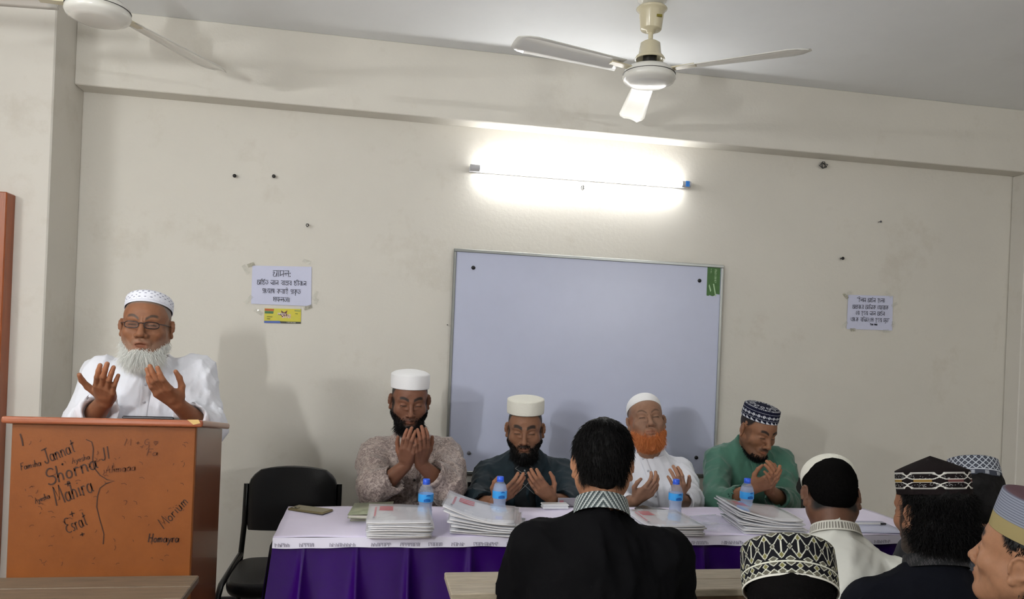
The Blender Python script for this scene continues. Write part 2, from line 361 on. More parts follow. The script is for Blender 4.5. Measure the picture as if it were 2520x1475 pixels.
# ------------------------------------------------------------------ ceiling fans
M_FANW = mat('fan_enamel', (225, 224, 218), rough=.22, coat=.4); M_FANC = mat('fan_cream', (205, 196, 168), rough=.25, coat=.4); M_DARK = mat('dark_metal', (35, 33, 32), rough=.4)
def fan(c, ang, label):
    x, y, zt = c; e = empty('ceiling_fan', (x, y, ZC), label, 'fan', 'ceiling fans'); zb = ZC - .365
    MB().lathe((x, y, 0), [(.0, ZC), (.062, ZC), (.062, ZC - .006), (.03, ZC - .022), (.0, ZC - .022)]).build('ceiling_rose', M_FANW, e)
    MB().tube([(x, y, ZC - .01), (x, y, zb + .10)], .010, 12).build('rod', M_FANC, e)
    z = ZC - .035
    MB().lathe((x, y, 0), [(.0, z), (.050, z), (.063, z - .002), (.066, z - .006), (.060, z - .012), (.052, z - .022), (.045, z - .09), (.043, z - .094), (.020, z - .097), (.018, z - .106), (0, z - .106)]).build('canopy_cup', M_FANC, e)
    MB().box((x + .006, y - .0535, z - .056), (x + .028, y - .0480, z - .046)).build('maker_label', mat('olive_label', (120, 110, 30), rough=.5), e)
    z2 = zb + .118
    MB().lathe((x, y, 0), [(.0, z2 + .075), (.016, z2 + .075), (.030, z2 + .068), (.042, z2 + .060), (.048, z2 + .015), (.058, z2 + .004), (.064, z2 - .006), (.061, z2 - .010), (.054, z2 + .002), (.040, z2 + .012), (0, z2 + .012)]).build('lower_bell', M_FANC, e)
    MB().tube([(x, y, z2 + .02), (x, y, z2 - .03)], .030, 12).build('motor_shaft', M_DARK, e)
    MB().lathe((x, y, 0), [(.0, zb + .088), (.05, zb + .086), (.088, zb + .074), (.106, zb + .058), (.109, zb + .050), (.1095, zb + .046), (.107, zb + .044), (.1105, zb + .040), (.112, zb + .028), (.106, zb + .016), (.094, zb + .012), (.088, zb + .006), (.07, zb + .001), (0, zb)], n=48).build('motor_housing', M_FANW, e)
    MB().lathe((x, y, 0), [(.1085, zb + .047), (.1115, zb + .046), (.1085, zb + .0445)], n=48).build('trim_ring', M_DARK, e)
    for k in range(3):
        a = ang + k * 2 * math.pi / 3; ca, sa = math.cos(a), math.sin(a); P = []
        for i in range(15):
            t = i / 14; r = .15 + .50 * t; hw = (.045 + .022 * t) * (1 - .5 * max(0, t - .9) / .1); row = []
            for j in range(7):
                u = (j / 6 - .5) * 2; zz = zb + .062 + .010 * u - .012 * t - .006 * u * u; row.append((x + ca * r - sa * u * hw, y + sa * r + ca * u * hw, zz))
            P.append(row)
        bl = MB().slab(P, .003).build('blade', M_FANW, e)
        MB().add([(x + ca * r - sa * w_, y + sa * r + ca * w_, zb + z_) for r in (.095, .20) for w_ in (-.018, .018) for z_ in (.054, .060)], [(0, 1, 3, 2), (4, 6, 7, 5), (0, 4, 5, 1), (2, 3, 7, 6), (1, 5, 7, 3), (0, 2, 6, 4)]).build('blade_arm', M_FANC, bl)
    return e
fan((1.112, 3.132, ZC), math.radians(198), 'cream ceiling fan hanging in front of the tube lamp')
fan((-1.039, 3.075, ZC), math.radians(-60), 'white ceiling fan hanging near the pillar by the lectern')

# ------------------------------------------------------------------ handwriting and print as strokes
def arc(cx_, cy_, rx, ry, a0, a1, n=8): return [(cx_ + rx * math.cos(math.radians(a0 + (a1 - a0) * i / n)), cy_ + ry * math.sin(math.radians(a0 + (a1 - a0) * i / n))) for i in range(n + 1)]
HW = {  # hand-written Latin letters: width, strokes
 'J': (.55, [[(0, .95), (.6, 1.0)], [(.38, 1), (.36, .3)] + arc(.2, .15, .17, .15, 0, -200)]),
 'a': (.5, [arc(.2, .25, .19, .24, 60, 400, 12) + [(.4, .48), (.4, .1), (.5, .02)]]), 'n': (.5, [[(.05, .5), (.06, 0)], [(.06, .3)] + arc(.22, .3, .15, .19, 160, 0) + [(.38, .05), (.46, .02)]]),
 't': (.4, [[(.2, .9), (.17, .12), (.3, .02)], [(.02, .62), (.4, .68)]]), 'S': (.6, [arc(.32, .74, .24, .24, 20, 250) + arc(.3, .26, .27, .25, 80, -150)]),
 'h': (.5, [[(.08, 1), (.06, 0)], [(.06, .28)] + arc(.22, .3, .15, .2, 170, 0) + [(.37, .03)]]), 'o': (.45, [arc(.2, .25, .18, .23, 90, 460, 12)]),
 'r': (.4, [[(.06, .5), (.08, 0)], [(.07, .3)] + arc(.22, .34, .14, .14, 170, 40)]), 'M': (.8, [[(.0, 0), (.14, 1), (.36, .25), (.6, 1), (.72, 0)]]),
 'i': (.22, [[(.08, .5), (.1, .05)], [(.1, .72), (.11, .76)]]), 'E': (.6, [arc(.4, .75, .28, .22, 40, 270) + arc(.4, .27, .36, .26, 90, 300)]),
 's': (.35, [arc(.2, .38, .13, .12, 30, 240) + arc(.16, .13, .13, .12, 80, -140)]), 'A': (.6, [[(0, 0), (.28, .95), (.5, 0)], [(.08, .35), (.5, .42)]]),
 'y': (.45, [[(.04, .5), (.2, .1)], [(.42, .5), (.2, .0), (.05, -.35)]]), 'H': (.65, [[(.05, 1), (.06, 0)], [(.5, 1), (.5, 0)], [(.05, .5), (.52, .5)]]),
 'm': (.7, [[(.05, .5), (.06, 0)], [(.06, .3)] + arc(.18, .32, .11, .17, 165, 0) + [(.29, 0)], [(.29, .3)] + arc(.42, .32, .12, .17, 165, 0) + [(.55, .02)]]),
 'u': (.5, [[(.05, .5), (.07, .15)] + arc(.2, .15, .13, .14, 190, 350) + [(.35, .5), (.37, .02)]]), 'F': (.5, [[(.05, 0), (.08, 1), (.5, 1)], [(.07, .55), (.38, .55)]]),
 'e': (.42, [[(.04, .26), (.36, .3)] + arc(.2, .27, .17, .22, 10, 320)]), 'l': (.2, [[(.08, 1), (.08, 0)]]), 'g': (.45, [arc(.2, .28, .17, .2, 40, 400, 12) + [(.37, -.1)] + arc(.2, -.15, .17, .15, 0, -170)]),
 '+': (.5, [[(.22, .6), (.24, .1)], [(.0, .36), (.46, .36)]]), '<3': (.5, [arc(.12, .42, .12, .14, 0, 180) , [(.0, .42), (.24, .02), (.48, .42)], arc(.36, .42, .12, .14, 0, 180)]), ' ': (.35, []), 'G': (.6, [arc(.3, .5, .28, .42, 60, 330) + [(.55, .45), (.35, .45)]]), '!': (.2, [[(.1, 1), (.06, 0)]]), 'J2': (.5, [[(.3, 1), (.28, .2)] + arc(.12, .2, .16, .2, 0, -160)])}
CAPS = {'S': (.5, [arc(.25, .74, .2, .24, 20, 250) + arc(.25, .26, .22, .25, 80, -150)]), 'U': (.5, [[(.05, 1), (.05, .25)] + arc(.24, .25, .19, .24, 180, 360) + [(.43, 1)]]), 'P': (.48, [[(.06, 0), (.06, 1), (.25, 1)] + arc(.25, .75, .18, .25, 90, -90) + [(.06, .5)]]),
 'E': (.45, [[(.42, 1), (.06, 1), (.06, 0), (.42, 0)], [(.06, .5), (.36, .5)]]), 'R': (.5, [[(.06, 0), (.06, 1), (.25, 1)] + arc(.25, .75, .18, .25, 90, -90) + [(.06, .5)], [(.25, .5), (.45, 0)]]), 'F': (.42, [[(.42, 1), (.06, 1), (.06, 0)], [(.06, .5), (.36, .5)]]),
 'O': (.55, [arc(.27, .5, .22, .5, 0, 360, 14)]), 'M': (.6, [[(.05, 0), (.05, 1), (.3, .4), (.55, 1), (.55, 0)]]), 'I': (.18, [[(.09, 1), (.09, 0)]]), 'C': (.5, [arc(.27, .5, .22, .5, 50, 310, 12)]), 'A': (.5, [[(.02, 0), (.25, 1), (.48, 0)], [(.1, .35), (.4, .35)]]), 'T': (.45, [[(0, 1), (.45, 1)], [(.22, 1), (.22, 0)]]), ' ': (.3, []), '-': (.3, [[(.05, .5), (.28, .5)]]),
 '~': (.5, [[(.02, .1), (.1, .8), (.2, .15), (.3, .75), (.38, .2), (.48, .7)]])}
def bn_glyphs():
    H = lambda w: [(0, 1), (w, 1)]; Vt = lambda x: [(x, 1), (x, 0)]
    ta = [arc(.28, .45, .24, .30, 150, 350) + [(.52, .62)] + arc(.42, .62, .1, .12, 0, 180), ]
    G = {
     'o': (.74, [H(.74), Vt(.66), arc(.17, .66, .12, .13, 190, -80) + arc(.29, .25, .23, .24, 120, 355) + [(.64, .60)]]),
     'aa': (.24, [H(.24), Vt(.14)]), 'ma': (.7, [H(.7), Vt(.6), [(.1, 1), (.12, .35)] + arc(.12, .25, .07, .09, 90, 430) + [(.2, .3), (.6, .5)]]),
     'la': (.75, [H(.75), Vt(.65), arc(.14, .42, .12, .2, 190, 0) + [(.26, .2)], arc(.42, .45, .16, .2, 180, 0)]),
     'rja': (.72, [H(.72), [(.42, 1.05), (.66, 1.32)], arc(.18, .72, .12, .16, 200, -40) + [(.14, .30)] + arc(.36, .24, .22, .20, 180, 400), [(.30, .62), (.52, .66), (.66, .50)]]), 'ja': (.72, [H(.72), arc(.18, .72, .12, .16, 200, -40) + [(.14, .30)] + arc(.36, .24, .22, .20, 180, 400), [(.30, .62), (.52, .66), (.66, .50)]]),
     'i': (.25, [H(.25), Vt(.12), arc(.3, 1.0, .2, .3, 180, 30)]), 'ii': (.3, [H(.3), Vt(.2), arc(.0, 1.0, .2, .3, 0, 170)]), 'ta': (.62, [H(.62)] + ta),
     'gna': (.75, [H(.75), arc(.2, .55, .16, .28, 160, 370), Vt(.66), arc(.45, .35, .13, .2, 30, 330), [(.2, .25), (.6, .15)]]), 'na': (.62, [H(.62), Vt(.54), arc(.18, .38, .13, .16, 0, 340) + [(.3, .5), (.52, .58)]]),
     'ba': (.62, [H(.62), Vt(.54), [(.52, .72), (.06, .42), (.52, .1)]]), 'sta': (.75, [H(.75), Vt(.66), arc(.2, .6, .14, .2, 180, -20) + [(.5, .75)], arc(.3, .22, .18, .18, 120, 380)]), 'e': (.3, [arc(.2, .55, .17, .42, 120, 300), H(.1)]),
     'pra': (.66, [H(.66), Vt(.57), [(.12, 1), (.10, .72)] + arc(.22, .68, .12, .16, 190, 350) + [(.57, .80)], [(.57, .28), (.30, .26), (.12, .02)]]), 'ya': (.65, [H(.65), Vt(.56), arc(.2, .6, .14, .2, 200, 20), [(.06, .5), (.3, .15), (.56, .5)], [(.28, -.12), (.32, -.12)]]),
     'ga': (.6, [H(.6), Vt(.52), arc(.18, .65, .14, .22, 230, 20) + [(.3, .3), (.2, .2)]]), 'ka': (.85, [H(.85), Vt(.42), [(.4, .7), (.06, .4), (.4, .12)], arc(.55, .6, .14, .16, 180, -20) + [(.72, .3)]]), 'ra': (.62, [H(.62), Vt(.54), [(.52, .72), (.06, .42), (.52, .1)], [(.22, -.12), (.27, -.12)]]),
     'I': (.65, [H(.6), arc(.3, .8, .2, .14, 160, 0) + [(.2, .55), (.5, .45), (.25, .1), (.55, 0)], arc(.3, 1.1, .24, .25, 150, 20)]), 'kri': (.85, [H(.85), Vt(.42), [(.4, .7), (.06, .4), (.4, .12)], arc(.55, .6, .14, .16, 180, -20) + [(.72, .3)], [(.42, .0), (.25, -.18), (.5, -.3)]]),
     'sa': (.70, [H(.70), Vt(.61), [(.12, 1), (.12, .70)] + arc(.20, .62, .09, .12, 150, 400) + [(.60, .55)], [(.2, .50), (.10, .24), (.34, .10)]]), 'pha': (.85, [H(.85), Vt(.5), [(.1, .85), (.12, .4), (.5, .2)], [(.5, .5), (.68, .6), (.76, .3)]]), 'dari': (.25, [Vt(.14)]), ':': (.25, [arc(.1, .6, .05, .06, 0, 360), arc(.1, .1, .05, .06, 0, 360)]), '"': (.25, [[(.08, 1.1), (.06, .9)], [(.18, 1.1), (.16, .9)]]),
     'ha': (.6, [H(.6), arc(.28, .7, .2, .15, 150, -60) + [(.15, .35), (.45, .2), (.3, -.1)]]), 'hri': (.65, [H(.6), arc(.28, .7, .2, .15, 150, -60) + [(.15, .35), (.45, .2), (.2, -.05), (.5, -.2)]]), 'nta': (.75, [H(.75), Vt(.66), arc(.2, .6, .12, .16, 0, 340) + [(.6, .75)], arc(.3, .2, .18, .16, 120, 380)]),
     'tma': (.8, [H(.8), Vt(.7), arc(.25, .6, .18, .22, 150, 360), arc(.3, .18, .1, .12, 0, 360), [(.4, .2), (.7, .35)]]), 'kha': (.7, [H(.6), Vt(.6), arc(.18, .7, .13, .16, 180, -60) + [(.1, .35), (.3, .1), (.6, .3)]]), 'da': (.55, [H(.55), [(.15, 1), (.1, .6), (.4, .6), (.3, .1), (.5, 0)]]), 'nca': (.8, [H(.8), arc(.2, .6, .14, .2, 150, 380), Vt(.7), [(.35, .35), (.6, .5)], arc(.4, .2, .16, .15, 100, 360)]), 'tha': (.65, [H(.6), Vt(.56), arc(.2, .75, .1, .12, 0, 360), [(.15, .55), (.5, .35)], arc(.2, .2, .12, .14, 60, 330)]), 'mri': (.7, [H(.7), Vt(.6), [(.1, 1), (.12, .35)] + arc(.12, .25, .07, .09, 90, 430) + [(.2, .3), (.6, .5)], [(.6, .0), (.4, -.15), (.65, -.28)]]), ',': (.2, [[(.12, .1), (.06, -.12)]]), ' ': (.4, [])}
    return G
BN = bn_glyphs()
def lay(seq, font, gap=.06):
    """glyph run -> list of polylines in em units, total width"""
    x = 0; out = []
    for g in seq:
        w_, st = font[g]; out += [[(px + x, py) for px, py in s] for s in st]; x += w_ + gap
    return out, x - gap
def ribbons(lines, wid, place, mb=None):
    """polylines -> flat ribbons; place(x,y) gives the 3d point"""
    mb = mb or MB()
    for L in lines:
        P = np.array(L, float)
        if len(P) < 2: continue
        d = np.gradient(P, axis=0); n = np.stack([-d[:, 1], d[:, 0]], 1); n /= np.linalg.norm(n, axis=1, keepdims=True) + 1e-9
        A = P + n * wid / 2; B = P - n * wid / 2; vs = []; 
        for a, b in zip(A, B): vs += [place(*a), place(*b)]
        mb.add(vs, [(2 * i, 2 * i + 1, 2 * i + 3, 2 * i + 2) for i in range(len(P) - 1)])
    return mb
def text_line(seq, font, x0, y0, size, wid, place, center=True, slant=0.0, ang=0.0, gap=.06):
    pl, tw = lay(seq, font, gap); ca, sa = math.cos(ang), math.sin(ang); out = []
    for L in pl:
        q = []
        for px, py in L:
            a = (px - (tw / 2 if center else 0) + slant * py) * size; b = py * size; q.append((x0 + a * ca - b * sa, y0 + a * sa + b * ca))
        out.append(q)
    return ribbons(out, wid, place)

# ------------------------------------------------------------------ whiteboard
M_ALU = mat('aluminium', (150, 152, 150), rough=.35, metal=.7); M_WB = mat('board_face', (194, 199, 222), rough=.28, var=.05, vscale=2.0, spec=.35)
wx0, wx1, wz0, wz1 = .401, 1.90, .764, 1.939; yb = YW - .022
wb = empty('whiteboard', ((wx0 + wx1) / 2, YW, wz0), 'whiteboard with aluminium frame hung on the wall under the tube lamp', 'whiteboard')
MB().box((wx0 + .008, yb + .004, wz0 + .008), (wx1 - .008, YW - .001, wz1 - .008)).build('board_face', M_WB, wb)
for a, b in (((wx0, wz1 - .016), (wx1, wz1)), ((wx0, wz0), (wx1, wz0 + .016)), ((wx0, wz0 + .016), (wx0 + .013, wz1 - .016)), ((wx1 - .013, wz0 + .016), (wx1, wz1 - .016))):
    MB().box((a[0], yb - .004, a[1]), (b[0], YW - .0005, b[1]), bev=.002).build('frame_strip', M_ALU, wb)
M_BLK = mat('black_plastic', (20, 20, 24), rough=.4); M_GRYP = mat('grey_plastic', (95, 95, 102), rough=.4)
for u, v, m_ in ((1165, 659, M_BLK), (1722, 691, M_BLK), (1154, 1116, M_GRYP), (1714, 1127, M_BLK)):
    p = onY(u, v, yb); MB().lathe((p[0], yb + .004, p[2]), [(0, .008), (.008, .007), (.0105, .003), (.0105, 0)], n=20, M=Matrix.Rotation(math.pi / 2, 3, 'X')).build('screw_cap', m_, wb)
s0, s1 = onY(1742, 656, yb), onY(1771, 728, yb)
rg = random.Random(4); top = s0[2]; bot = s1[2]; xs = np.linspace(s0[0], s1[0], 9); zs = [bot + rg.uniform(-.006, .010) for _ in xs]
mb = MB(); yy = yb + .0025
mb.add([(x, yy, top) for x in xs] + [(x, yy, z) for x, z in zip(xs, zs)], [(i, i + 1, 10 + i, 9 + i)[::-1] for i in range(8)])
st = mb.build('green_sticker', mat('green_sticker', (62, 104, 48), rough=.5, var=.2, vscale=60), wb)
M_PALE = mat('pale_print', (170, 200, 160), rough=.6)
def stv(a, b): return (s1[0] - .022 - b, yy - .0008, top - .012 - a)
text_line(list('SUPER FORMICA'), CAPS, 0, 0, .0115, .0016, stv, center=False).build('sticker_print', M_PALE, st)
text_line(list('~ ~~-'), CAPS, 0, .028, .011, .0016, stv, center=False).build('sticker_print', M_PALE, st)
MB().add([stv(.082, .012), stv(.082, .020), stv(.150, .004), stv(.150, -.003)], [(0, 1, 2, 3)]).build('sticker_print', M_PALE, st)
MB().add([stv(.085, .040), stv(.095, .044), stv(.128, .034), stv(.120, .028)], [(0, 1, 2, 3)]).build('sticker_print', M_PALE, st)

# ------------------------------------------------------------------ notices taped to the wall
M_PAPER = mat('notice_paper', (205, 208, 232), rough=.6, var=.03, vscale=10); M_INK = mat('black_ink', (38, 38, 52), rough=.7); M_TAPE = mat('clear_tape', (215, 215, 205), rough=.08, alpha=.30, spec=.9); M_TAPED = mat('tape_residue', (165, 162, 140), rough=.3, alpha=.5)
def notice(corners, lines, label, tapes, inkw, seed):
    P = [onY(u, v, YW - .002) for u, v in corners]; tl_, tr_, br_, bl_ = [Vector(p) for p in P]; y = YW - .004
    c = (tl_ + tr_ + br_ + bl_) / 4; e = empty('wall_notice', (c.x, YW, c.z), label, 'notice', 'paper notices taped to the back wall')
    def at(a, b): q = tl_.lerp(tr_, a).lerp(bl_.lerp(br_, a), b); return Vector((q.x, y, q.z))
    G = [[at(a, b) + Vector((0, -.0015 * math.sin(a * 3.1) * math.sin(b * 3) - .0, 0)) for a in np.linspace(0, 1, 9)] for b in np.linspace(0, 1, 7)]
    MB().grid([[tuple(q) for q in r] for r in G]).build('paper', M_PAPER, e); W = (tr_ - tl_).length; H = (bl_ - tl_).length
    for seq, b, size in lines:
        def place(x, z, b=b): q = at(.5 + x / W, b - z / H); return (q.x, q.y - .003, q.z)
        text_line(seq, BN, 0, 0, size, inkw, place).build('text_line', M_INK, e)
    rg = random.Random(seed)
    for u, v, ang, ln in tapes:
        p = onY(u, v, YW - .006); ca, sa = math.cos(ang), math.sin(ang); n = 7; R = []
        for i in range(n):
            t = (i / (n - 1) - .5) * ln; zz = [rg.uniform(0, .007) for _ in range(3)]
            R.append([(p[0] + ca * t - sa * w_, p[1] - zz[k], p[2] + sa * t + ca * w_) for k, w_ in enumerate((-.009, 0, .009))])
        MB().grid(R, sm=False).build('tape_strip', M_TAPE if rg.random() < .7 else M_TAPED, e)
    return e
sp = ' '
notice(((621, 654), (767, 657), (766, 754), (618, 748)), [
    (['o', 'aa', 'ma', 'la', ':'], .275, .030), (['o', 'i', 'rja', 'ta', sp, 'gna', 'aa', 'na', sp, 'ba', 'aa', 'sta', 'ba', sp, 'ja', 'ii', 'ba', 'e', 'na'], .49, .0215),
    (['pra', 'e', 'ya', 'aa', 'ga', sp, 'ka', 'ra', 'aa', 'I', sp, 'pra', 'kri', 'ta'], .71, .0215), (['sa', 'pha', 'la', 'ta', 'aa', 'dari'], .92, .0215)],
    'white paper notice with four printed lines above a yellow sticker', [(605, 664, -1.0, .05), (755, 644, -.3, .04), (612, 738, .9, .05), (776, 728, 1.3, .05), (778, 742, 1.2, .03), (636, 768, -.5, .045), (758, 757, .4, .04), (618, 652, .4, .035)], .0022, 1)
notice(((2087, 726), (2197, 729), (2195, 814), (2083, 810)), [
    (['"', 'I', 'la', 'ma', sp, 'o', 'rja', 'na', sp, 'ha', 'e', 'la', 'aa'], .20, .0225), (['o', 'nta', 'ra', 'e', 'ra', sp, 'o', 'aa', 'i', 'tma', 'ka', sp, 'e', 'kha', 'aa', 'ra', 'aa', 'ka'], .40, .0215),
    (['e', 'ya', sp, 'hri', 'da', 'ya', sp, 'gna', 'aa', 'na', sp, 'o', 'rja', 'na'], .58, .0215), (['e', 'tha', 'e', 'ka', sp, 'ba', 'i', 'nca', 'ta', ',', 'e', 'sa', sp, 'hri', 'da', 'ya', sp, 'mri', 'ta', '"'], .77, .0215), ([sp] * 12 + ['I', 'ba', 'na', 'e', sp, 'ka', 'sa', 'ma'], .87, .0085)],
    'white paper notice with five printed lines taped beyond the whiteboard', [(2088, 722, .5, .045), (2080, 729, -.8, .04), (2186, 725, -.6, .05), (2200, 750, .5, .04), (2077, 800, .8, .05), (2098, 812, .1, .03), (2180, 815, .1, .04), (2196, 798, 1.3, .03)], .0021, 2)
# yellow advert sticker
q = [onY(u, v, YW - .003) for u, v in ((651, 759), (741, 761), (740, 797), (650, 795))]; ya = YW - .0035
def ad(a, b, dz_=0.0):
    p = (q[0] * (1 - a) + q[1] * a) * (1 - b) + (q[3] * (1 - a) + q[2] * a) * b; return (p[0], ya - dz_, p[2])
ads = empty('advert_sticker', tuple((q[0] + q[2]) / 2), 'small yellow printed sticker stuck below the notice by the lectern', 'sticker')
MB().quad(ad(0, 0), ad(0, 1), ad(1, 1), ad(1, 0)).build('sticker_sheet', mat('sticker_yellow', (214, 196, 40), rough=.45, var=.2, vscale=30, var2=(190, 190, 70)), ads)
def adp(name, pts, col, dz_=.0012): MB().add([ad(a, b, dz_) for a, b in pts], [tuple(range(len(pts)))[::-1]]).build(name, mat('ad_%d_%d_%d' % col, col, rough=.5), ads)
adp('print_band', [(0, .86), (.42, .84), (.46, 1), (0, 1)], (70, 95, 170)); adp('print_band', [(.42, .86), (1, .88), (1, 1), (.46, 1)], (60, 60, 50))
adp('print_block', [(.01, .02), (.26, .04), (.25, .18), (.01, .17)], (185, 90, 40)); adp('print_block', [(.01, .19), (.25, .2), (.24, .36), (.01, .35)], (60, 110, 70))
adp('print_star', [(.45, .12), (.54, .26), (.63, .1), (.60, .34), (.70, .5), (.57, .5), (.50, .66), (.46, .46), (.36, .42), (.47, .32)], (95, 50, 40)); adp('print_block', [(.82, .08), (.99, .1), (.99, .18), (.82, .16)], (150, 160, 80))
def adtext(seq, a, b, size, col, wd=.0022):
    def place(x, z): p = ad(a, b, .0022); return (p[0] + x, p[1], p[2] + z - .03 * x)
    text_line(seq, CAPS, 0, 0, size, wd, place).build('print_text', mat('adt_%d_%d_%d' % col, col, rough=.5), ads)
adtext('~~~~', .46, .44, .015, (235, 225, 215), .003); adtext('STAR', .60, .64, .020, (232, 205, 190), .004); adtext('~~~~~~~', .15, .62, .007, (90, 90, 30), .0012)
adtext('~~~~', .12, .76, .007, (90, 90, 30), .0012); adtext('~~~~', .88, .36, .006, (90, 110, 40), .0012); adtext('~ ~~~ ~~~ ~~~~', .74, .97, .006, (225, 220, 190), .0012)

# ------------------------------------------------------------------ small things on the wall
def nail(u, v, label, r=.004, Y=YW, col=M_DARK, l=.02, cat='nail'):
    p = onY(u, v, Y); e = empty('wall_nail', (p[0], Y, p[2]), label, cat)
    MB().tube([(p[0], Y + .003, p[2]), (p[0], Y - l, p[2] + .002)], r * .6, 8).build('shank', col, e); MB().lathe((p[0], Y - l, p[2]), [(0, .002), (r * 1.5, .002), (r * 1.5, -.001), (0, -.001)], n=12, M=Matrix.Rotation(math.pi / 2, 3, 'X')).build('nail_head', col, e); return e
nail(579, 435, 'left nail of the pair above the notice by the lectern', .006); nail(675, 436, 'right nail of the pair above the notice by the lectern', .006); nail(2069, 637, 'dark nail in the wall above the notice beyond the whiteboard', .006); nail(2162, 547, 'pale plug in the wall high beyond the whiteboard', .004, col=M_GRYP); nail(1100, 800, 'tiny nail beside the whiteboard frame', .002)
M_WIRE = mat('grey_wire', (70, 70, 68), rough=.5)
def wire(u, v, s, label, seed, n=26):
    p = onY(u, v, YW - .02); rg = random.Random(seed); pts = []
    for i in range(n): a = i * 1.1; pts.append((p[0] + s * math.cos(a) * rg.uniform(.5, 1), p[1] + rg.uniform(-.012, .015), p[2] + s * math.sin(a) * rg.uniform(.5, 1.2)))
    pts = [(p[0], YW + .002, p[2] + s)] + pts
    return tag(MB().tube(pts, .0022, 6).build('wire_bundle', M_WIRE), label, 'wire')
wire(2027, 407, .022, 'tangled grey wire end sticking out under the beam', 5); wire(1434, 462, .012, 'small bent wire under the glowing tube lamp', 8, 12); wire(757, 555, .008, 'bit of wire left in the wall above the first notice', 9, 8)

# ------------------------------------------------------------------ lectern with handwriting
M_LECF = mat('lectern_front_wood', (132, 75, 32), rough=.40, var=.22, vscale=5, bump=.05, bscale=120, var2=(112, 60, 22)); M_LECS = mat('lectern_side_wood', (122, 74, 50), rough=.25, var=.25, vscale=4, coat=.3); M_LECT = mat('lectern_top_wood', (150, 84, 56), rough=.22, coat=.4, var=.2, vscale=8)
LY, LD = 2.45, .42; lx0 = onY(23, 1200, LY)[0]; lx1 = onY(477, 1200, LY)[0]; lzt = onY(250, 1045, LY)[2]
lec = empty('lectern', ((lx0 + lx1) / 2, LY + LD / 2, 0), 'orange-brown wooden lectern covered in handwritten names', 'lectern')
drop = .055
MB().box((lx0, LY, .03), (lx1, LY + .018, lzt), bev=.003).build('front_panel', M_LECF, lec)
for x in (lx0, lx1 - .018):
    vs = [(X, Y, Z) for X in (x, x + .018) for Y, Z in ((LY + .018, .03), (LY + LD, .03), (LY + LD, lzt - drop), (LY + .018, lzt))]
    MB().add(vs, [(3, 2, 1, 0), (4, 5, 6, 7), (0, 1, 5, 4), (1, 2, 6, 5), (2, 3, 7, 6), (3, 0, 4, 7)]).build('side_panel', M_LECS, lec)
ov = .022; P = [[(x, y, z) for x in np.linspace(lx0 - ov, lx1 + ov, 2)] for y, z in ((LY - ov, lzt + .0), (LY + LD + .02, lzt - drop - .004))]
o = MB().slab(P, .021, sm=False).build('top_board', M_LECT, lec); bv = o.modifiers.new('bevel', 'BEVEL'); bv.width = .007; bv.segments = 3
MB().box((lx0 + .018, LY + .018, .5), (lx1 - .018, LY + LD - .02, .518)).build('shelf', M_LECS, lec); MB().box((lx0 - .01, LY - .008, 0), (lx1 + .01, LY + LD, .05), bev=.004).build('plinth', M_LECS, lec)
MB().add([(lx1 - .022, LY - ov - .0012, lzt + .022), (lx1 + .010, LY - ov - .0012, lzt + .023), (lx1 + .016, LY - ov - .0012, lzt + .012), (lx1 - .004, LY - ov - .0012, lzt + .007)], [(3, 2, 1, 0)]).build('chipped_corner', mat('raw_wood', (205, 170, 110), rough=.7), lec)
M_PEN = mat('pen_ink', (52, 26, 14), rough=.6); M_PENF = mat('faded_ink', (90, 46, 18), rough=.6)
def lp(x, z): return (x, LY - .0012, z)
def hand(seq, u, v, u2, v2, ang=None, m=M_PEN, wd=.003, hgt=.05, slant=.15):
    a, b = onY(u, v, LY), onY(u2, v2, LY); pl, tw = lay(seq, HW); L = math.hypot(b[0] - a[0], b[2] - a[2]); an = math.atan2(b[2] - a[2], b[0] - a[0]); sc = L / tw; ca, sa = math.cos(an), math.sin(an)
    out = [[(a[0] + (px + slant * py) * sc * ca - py * hgt * sa, a[2] + (px + slant * py) * sc * sa + py * hgt * ca) for px, py in l] for l in pl]; ribbons(out, wd, lp).build('handwritten_name', m, lec)
hand(list('Jannat'), 112, 1142, 188, 1112, hgt=.042); hand(list('Shorna'), 118, 1197, 242, 1152, hgt=.048, wd=.004); hand(list('Mahira'), 140, 1245, 232, 1210, hgt=.055, wd=.0035); hand(list('Esrat'), 166, 1314, 218, 1292, hgt=.045)
hand(list('Famiha'), 52, 1158, 102, 1146, hgt=.02, wd=.0022); hand(list('Ayesha'), 178, 1142, 222, 1130, hgt=.018, wd=.0018); hand(list('Ayesha'), 88, 1240, 124, 1226, hgt=.018, wd=.0022); hand(list('M + G') + [' ', '<3'], 306, 1097, 388, 1096, hgt=.02, m=M_PENF, wd=.0026)
hand(list('Alimaaa'), 260, 1165, 334, 1158, hgt=.022, m=M_PENF, wd=.003); hand(['J2', '!'], 252, 1134, 272, 1128, hgt=.036, wd=.003); hand(list('Morium'), 404, 1302, 466, 1236, hgt=.032, wd=.003); hand(list('Homayra'), 364, 1335, 440, 1335, hgt=.026, wd=.0034); hand(list('Fa'), 360, 1122, 388, 1122, hgt=.02, m=M_PENF)
hand(['+'], 160, 1202, 176, 1198, hgt=.03); hand(['+'], 173, 1276, 186, 1272, hgt=.03); hand(['+'], 198, 1324, 210, 1320, hgt=.022); hand(['+'], 152, 1148, 158, 1146, hgt=.014)
cv = [(212, 1082), (226, 1088), (230, 1105), (228, 1130), (232, 1152), (246, 1170), (264, 1181), (282, 1184), (262, 1190), (246, 1202), (240, 1222), (238, 1248), (246, 1280), (256, 1315), (254, 1340)]
ribbons([[(onY(u, v, LY)[0], onY(u, v, LY)[2]) for u, v in cv]], .0026, lp).build('handwritten_bracket', M_PEN, lec)
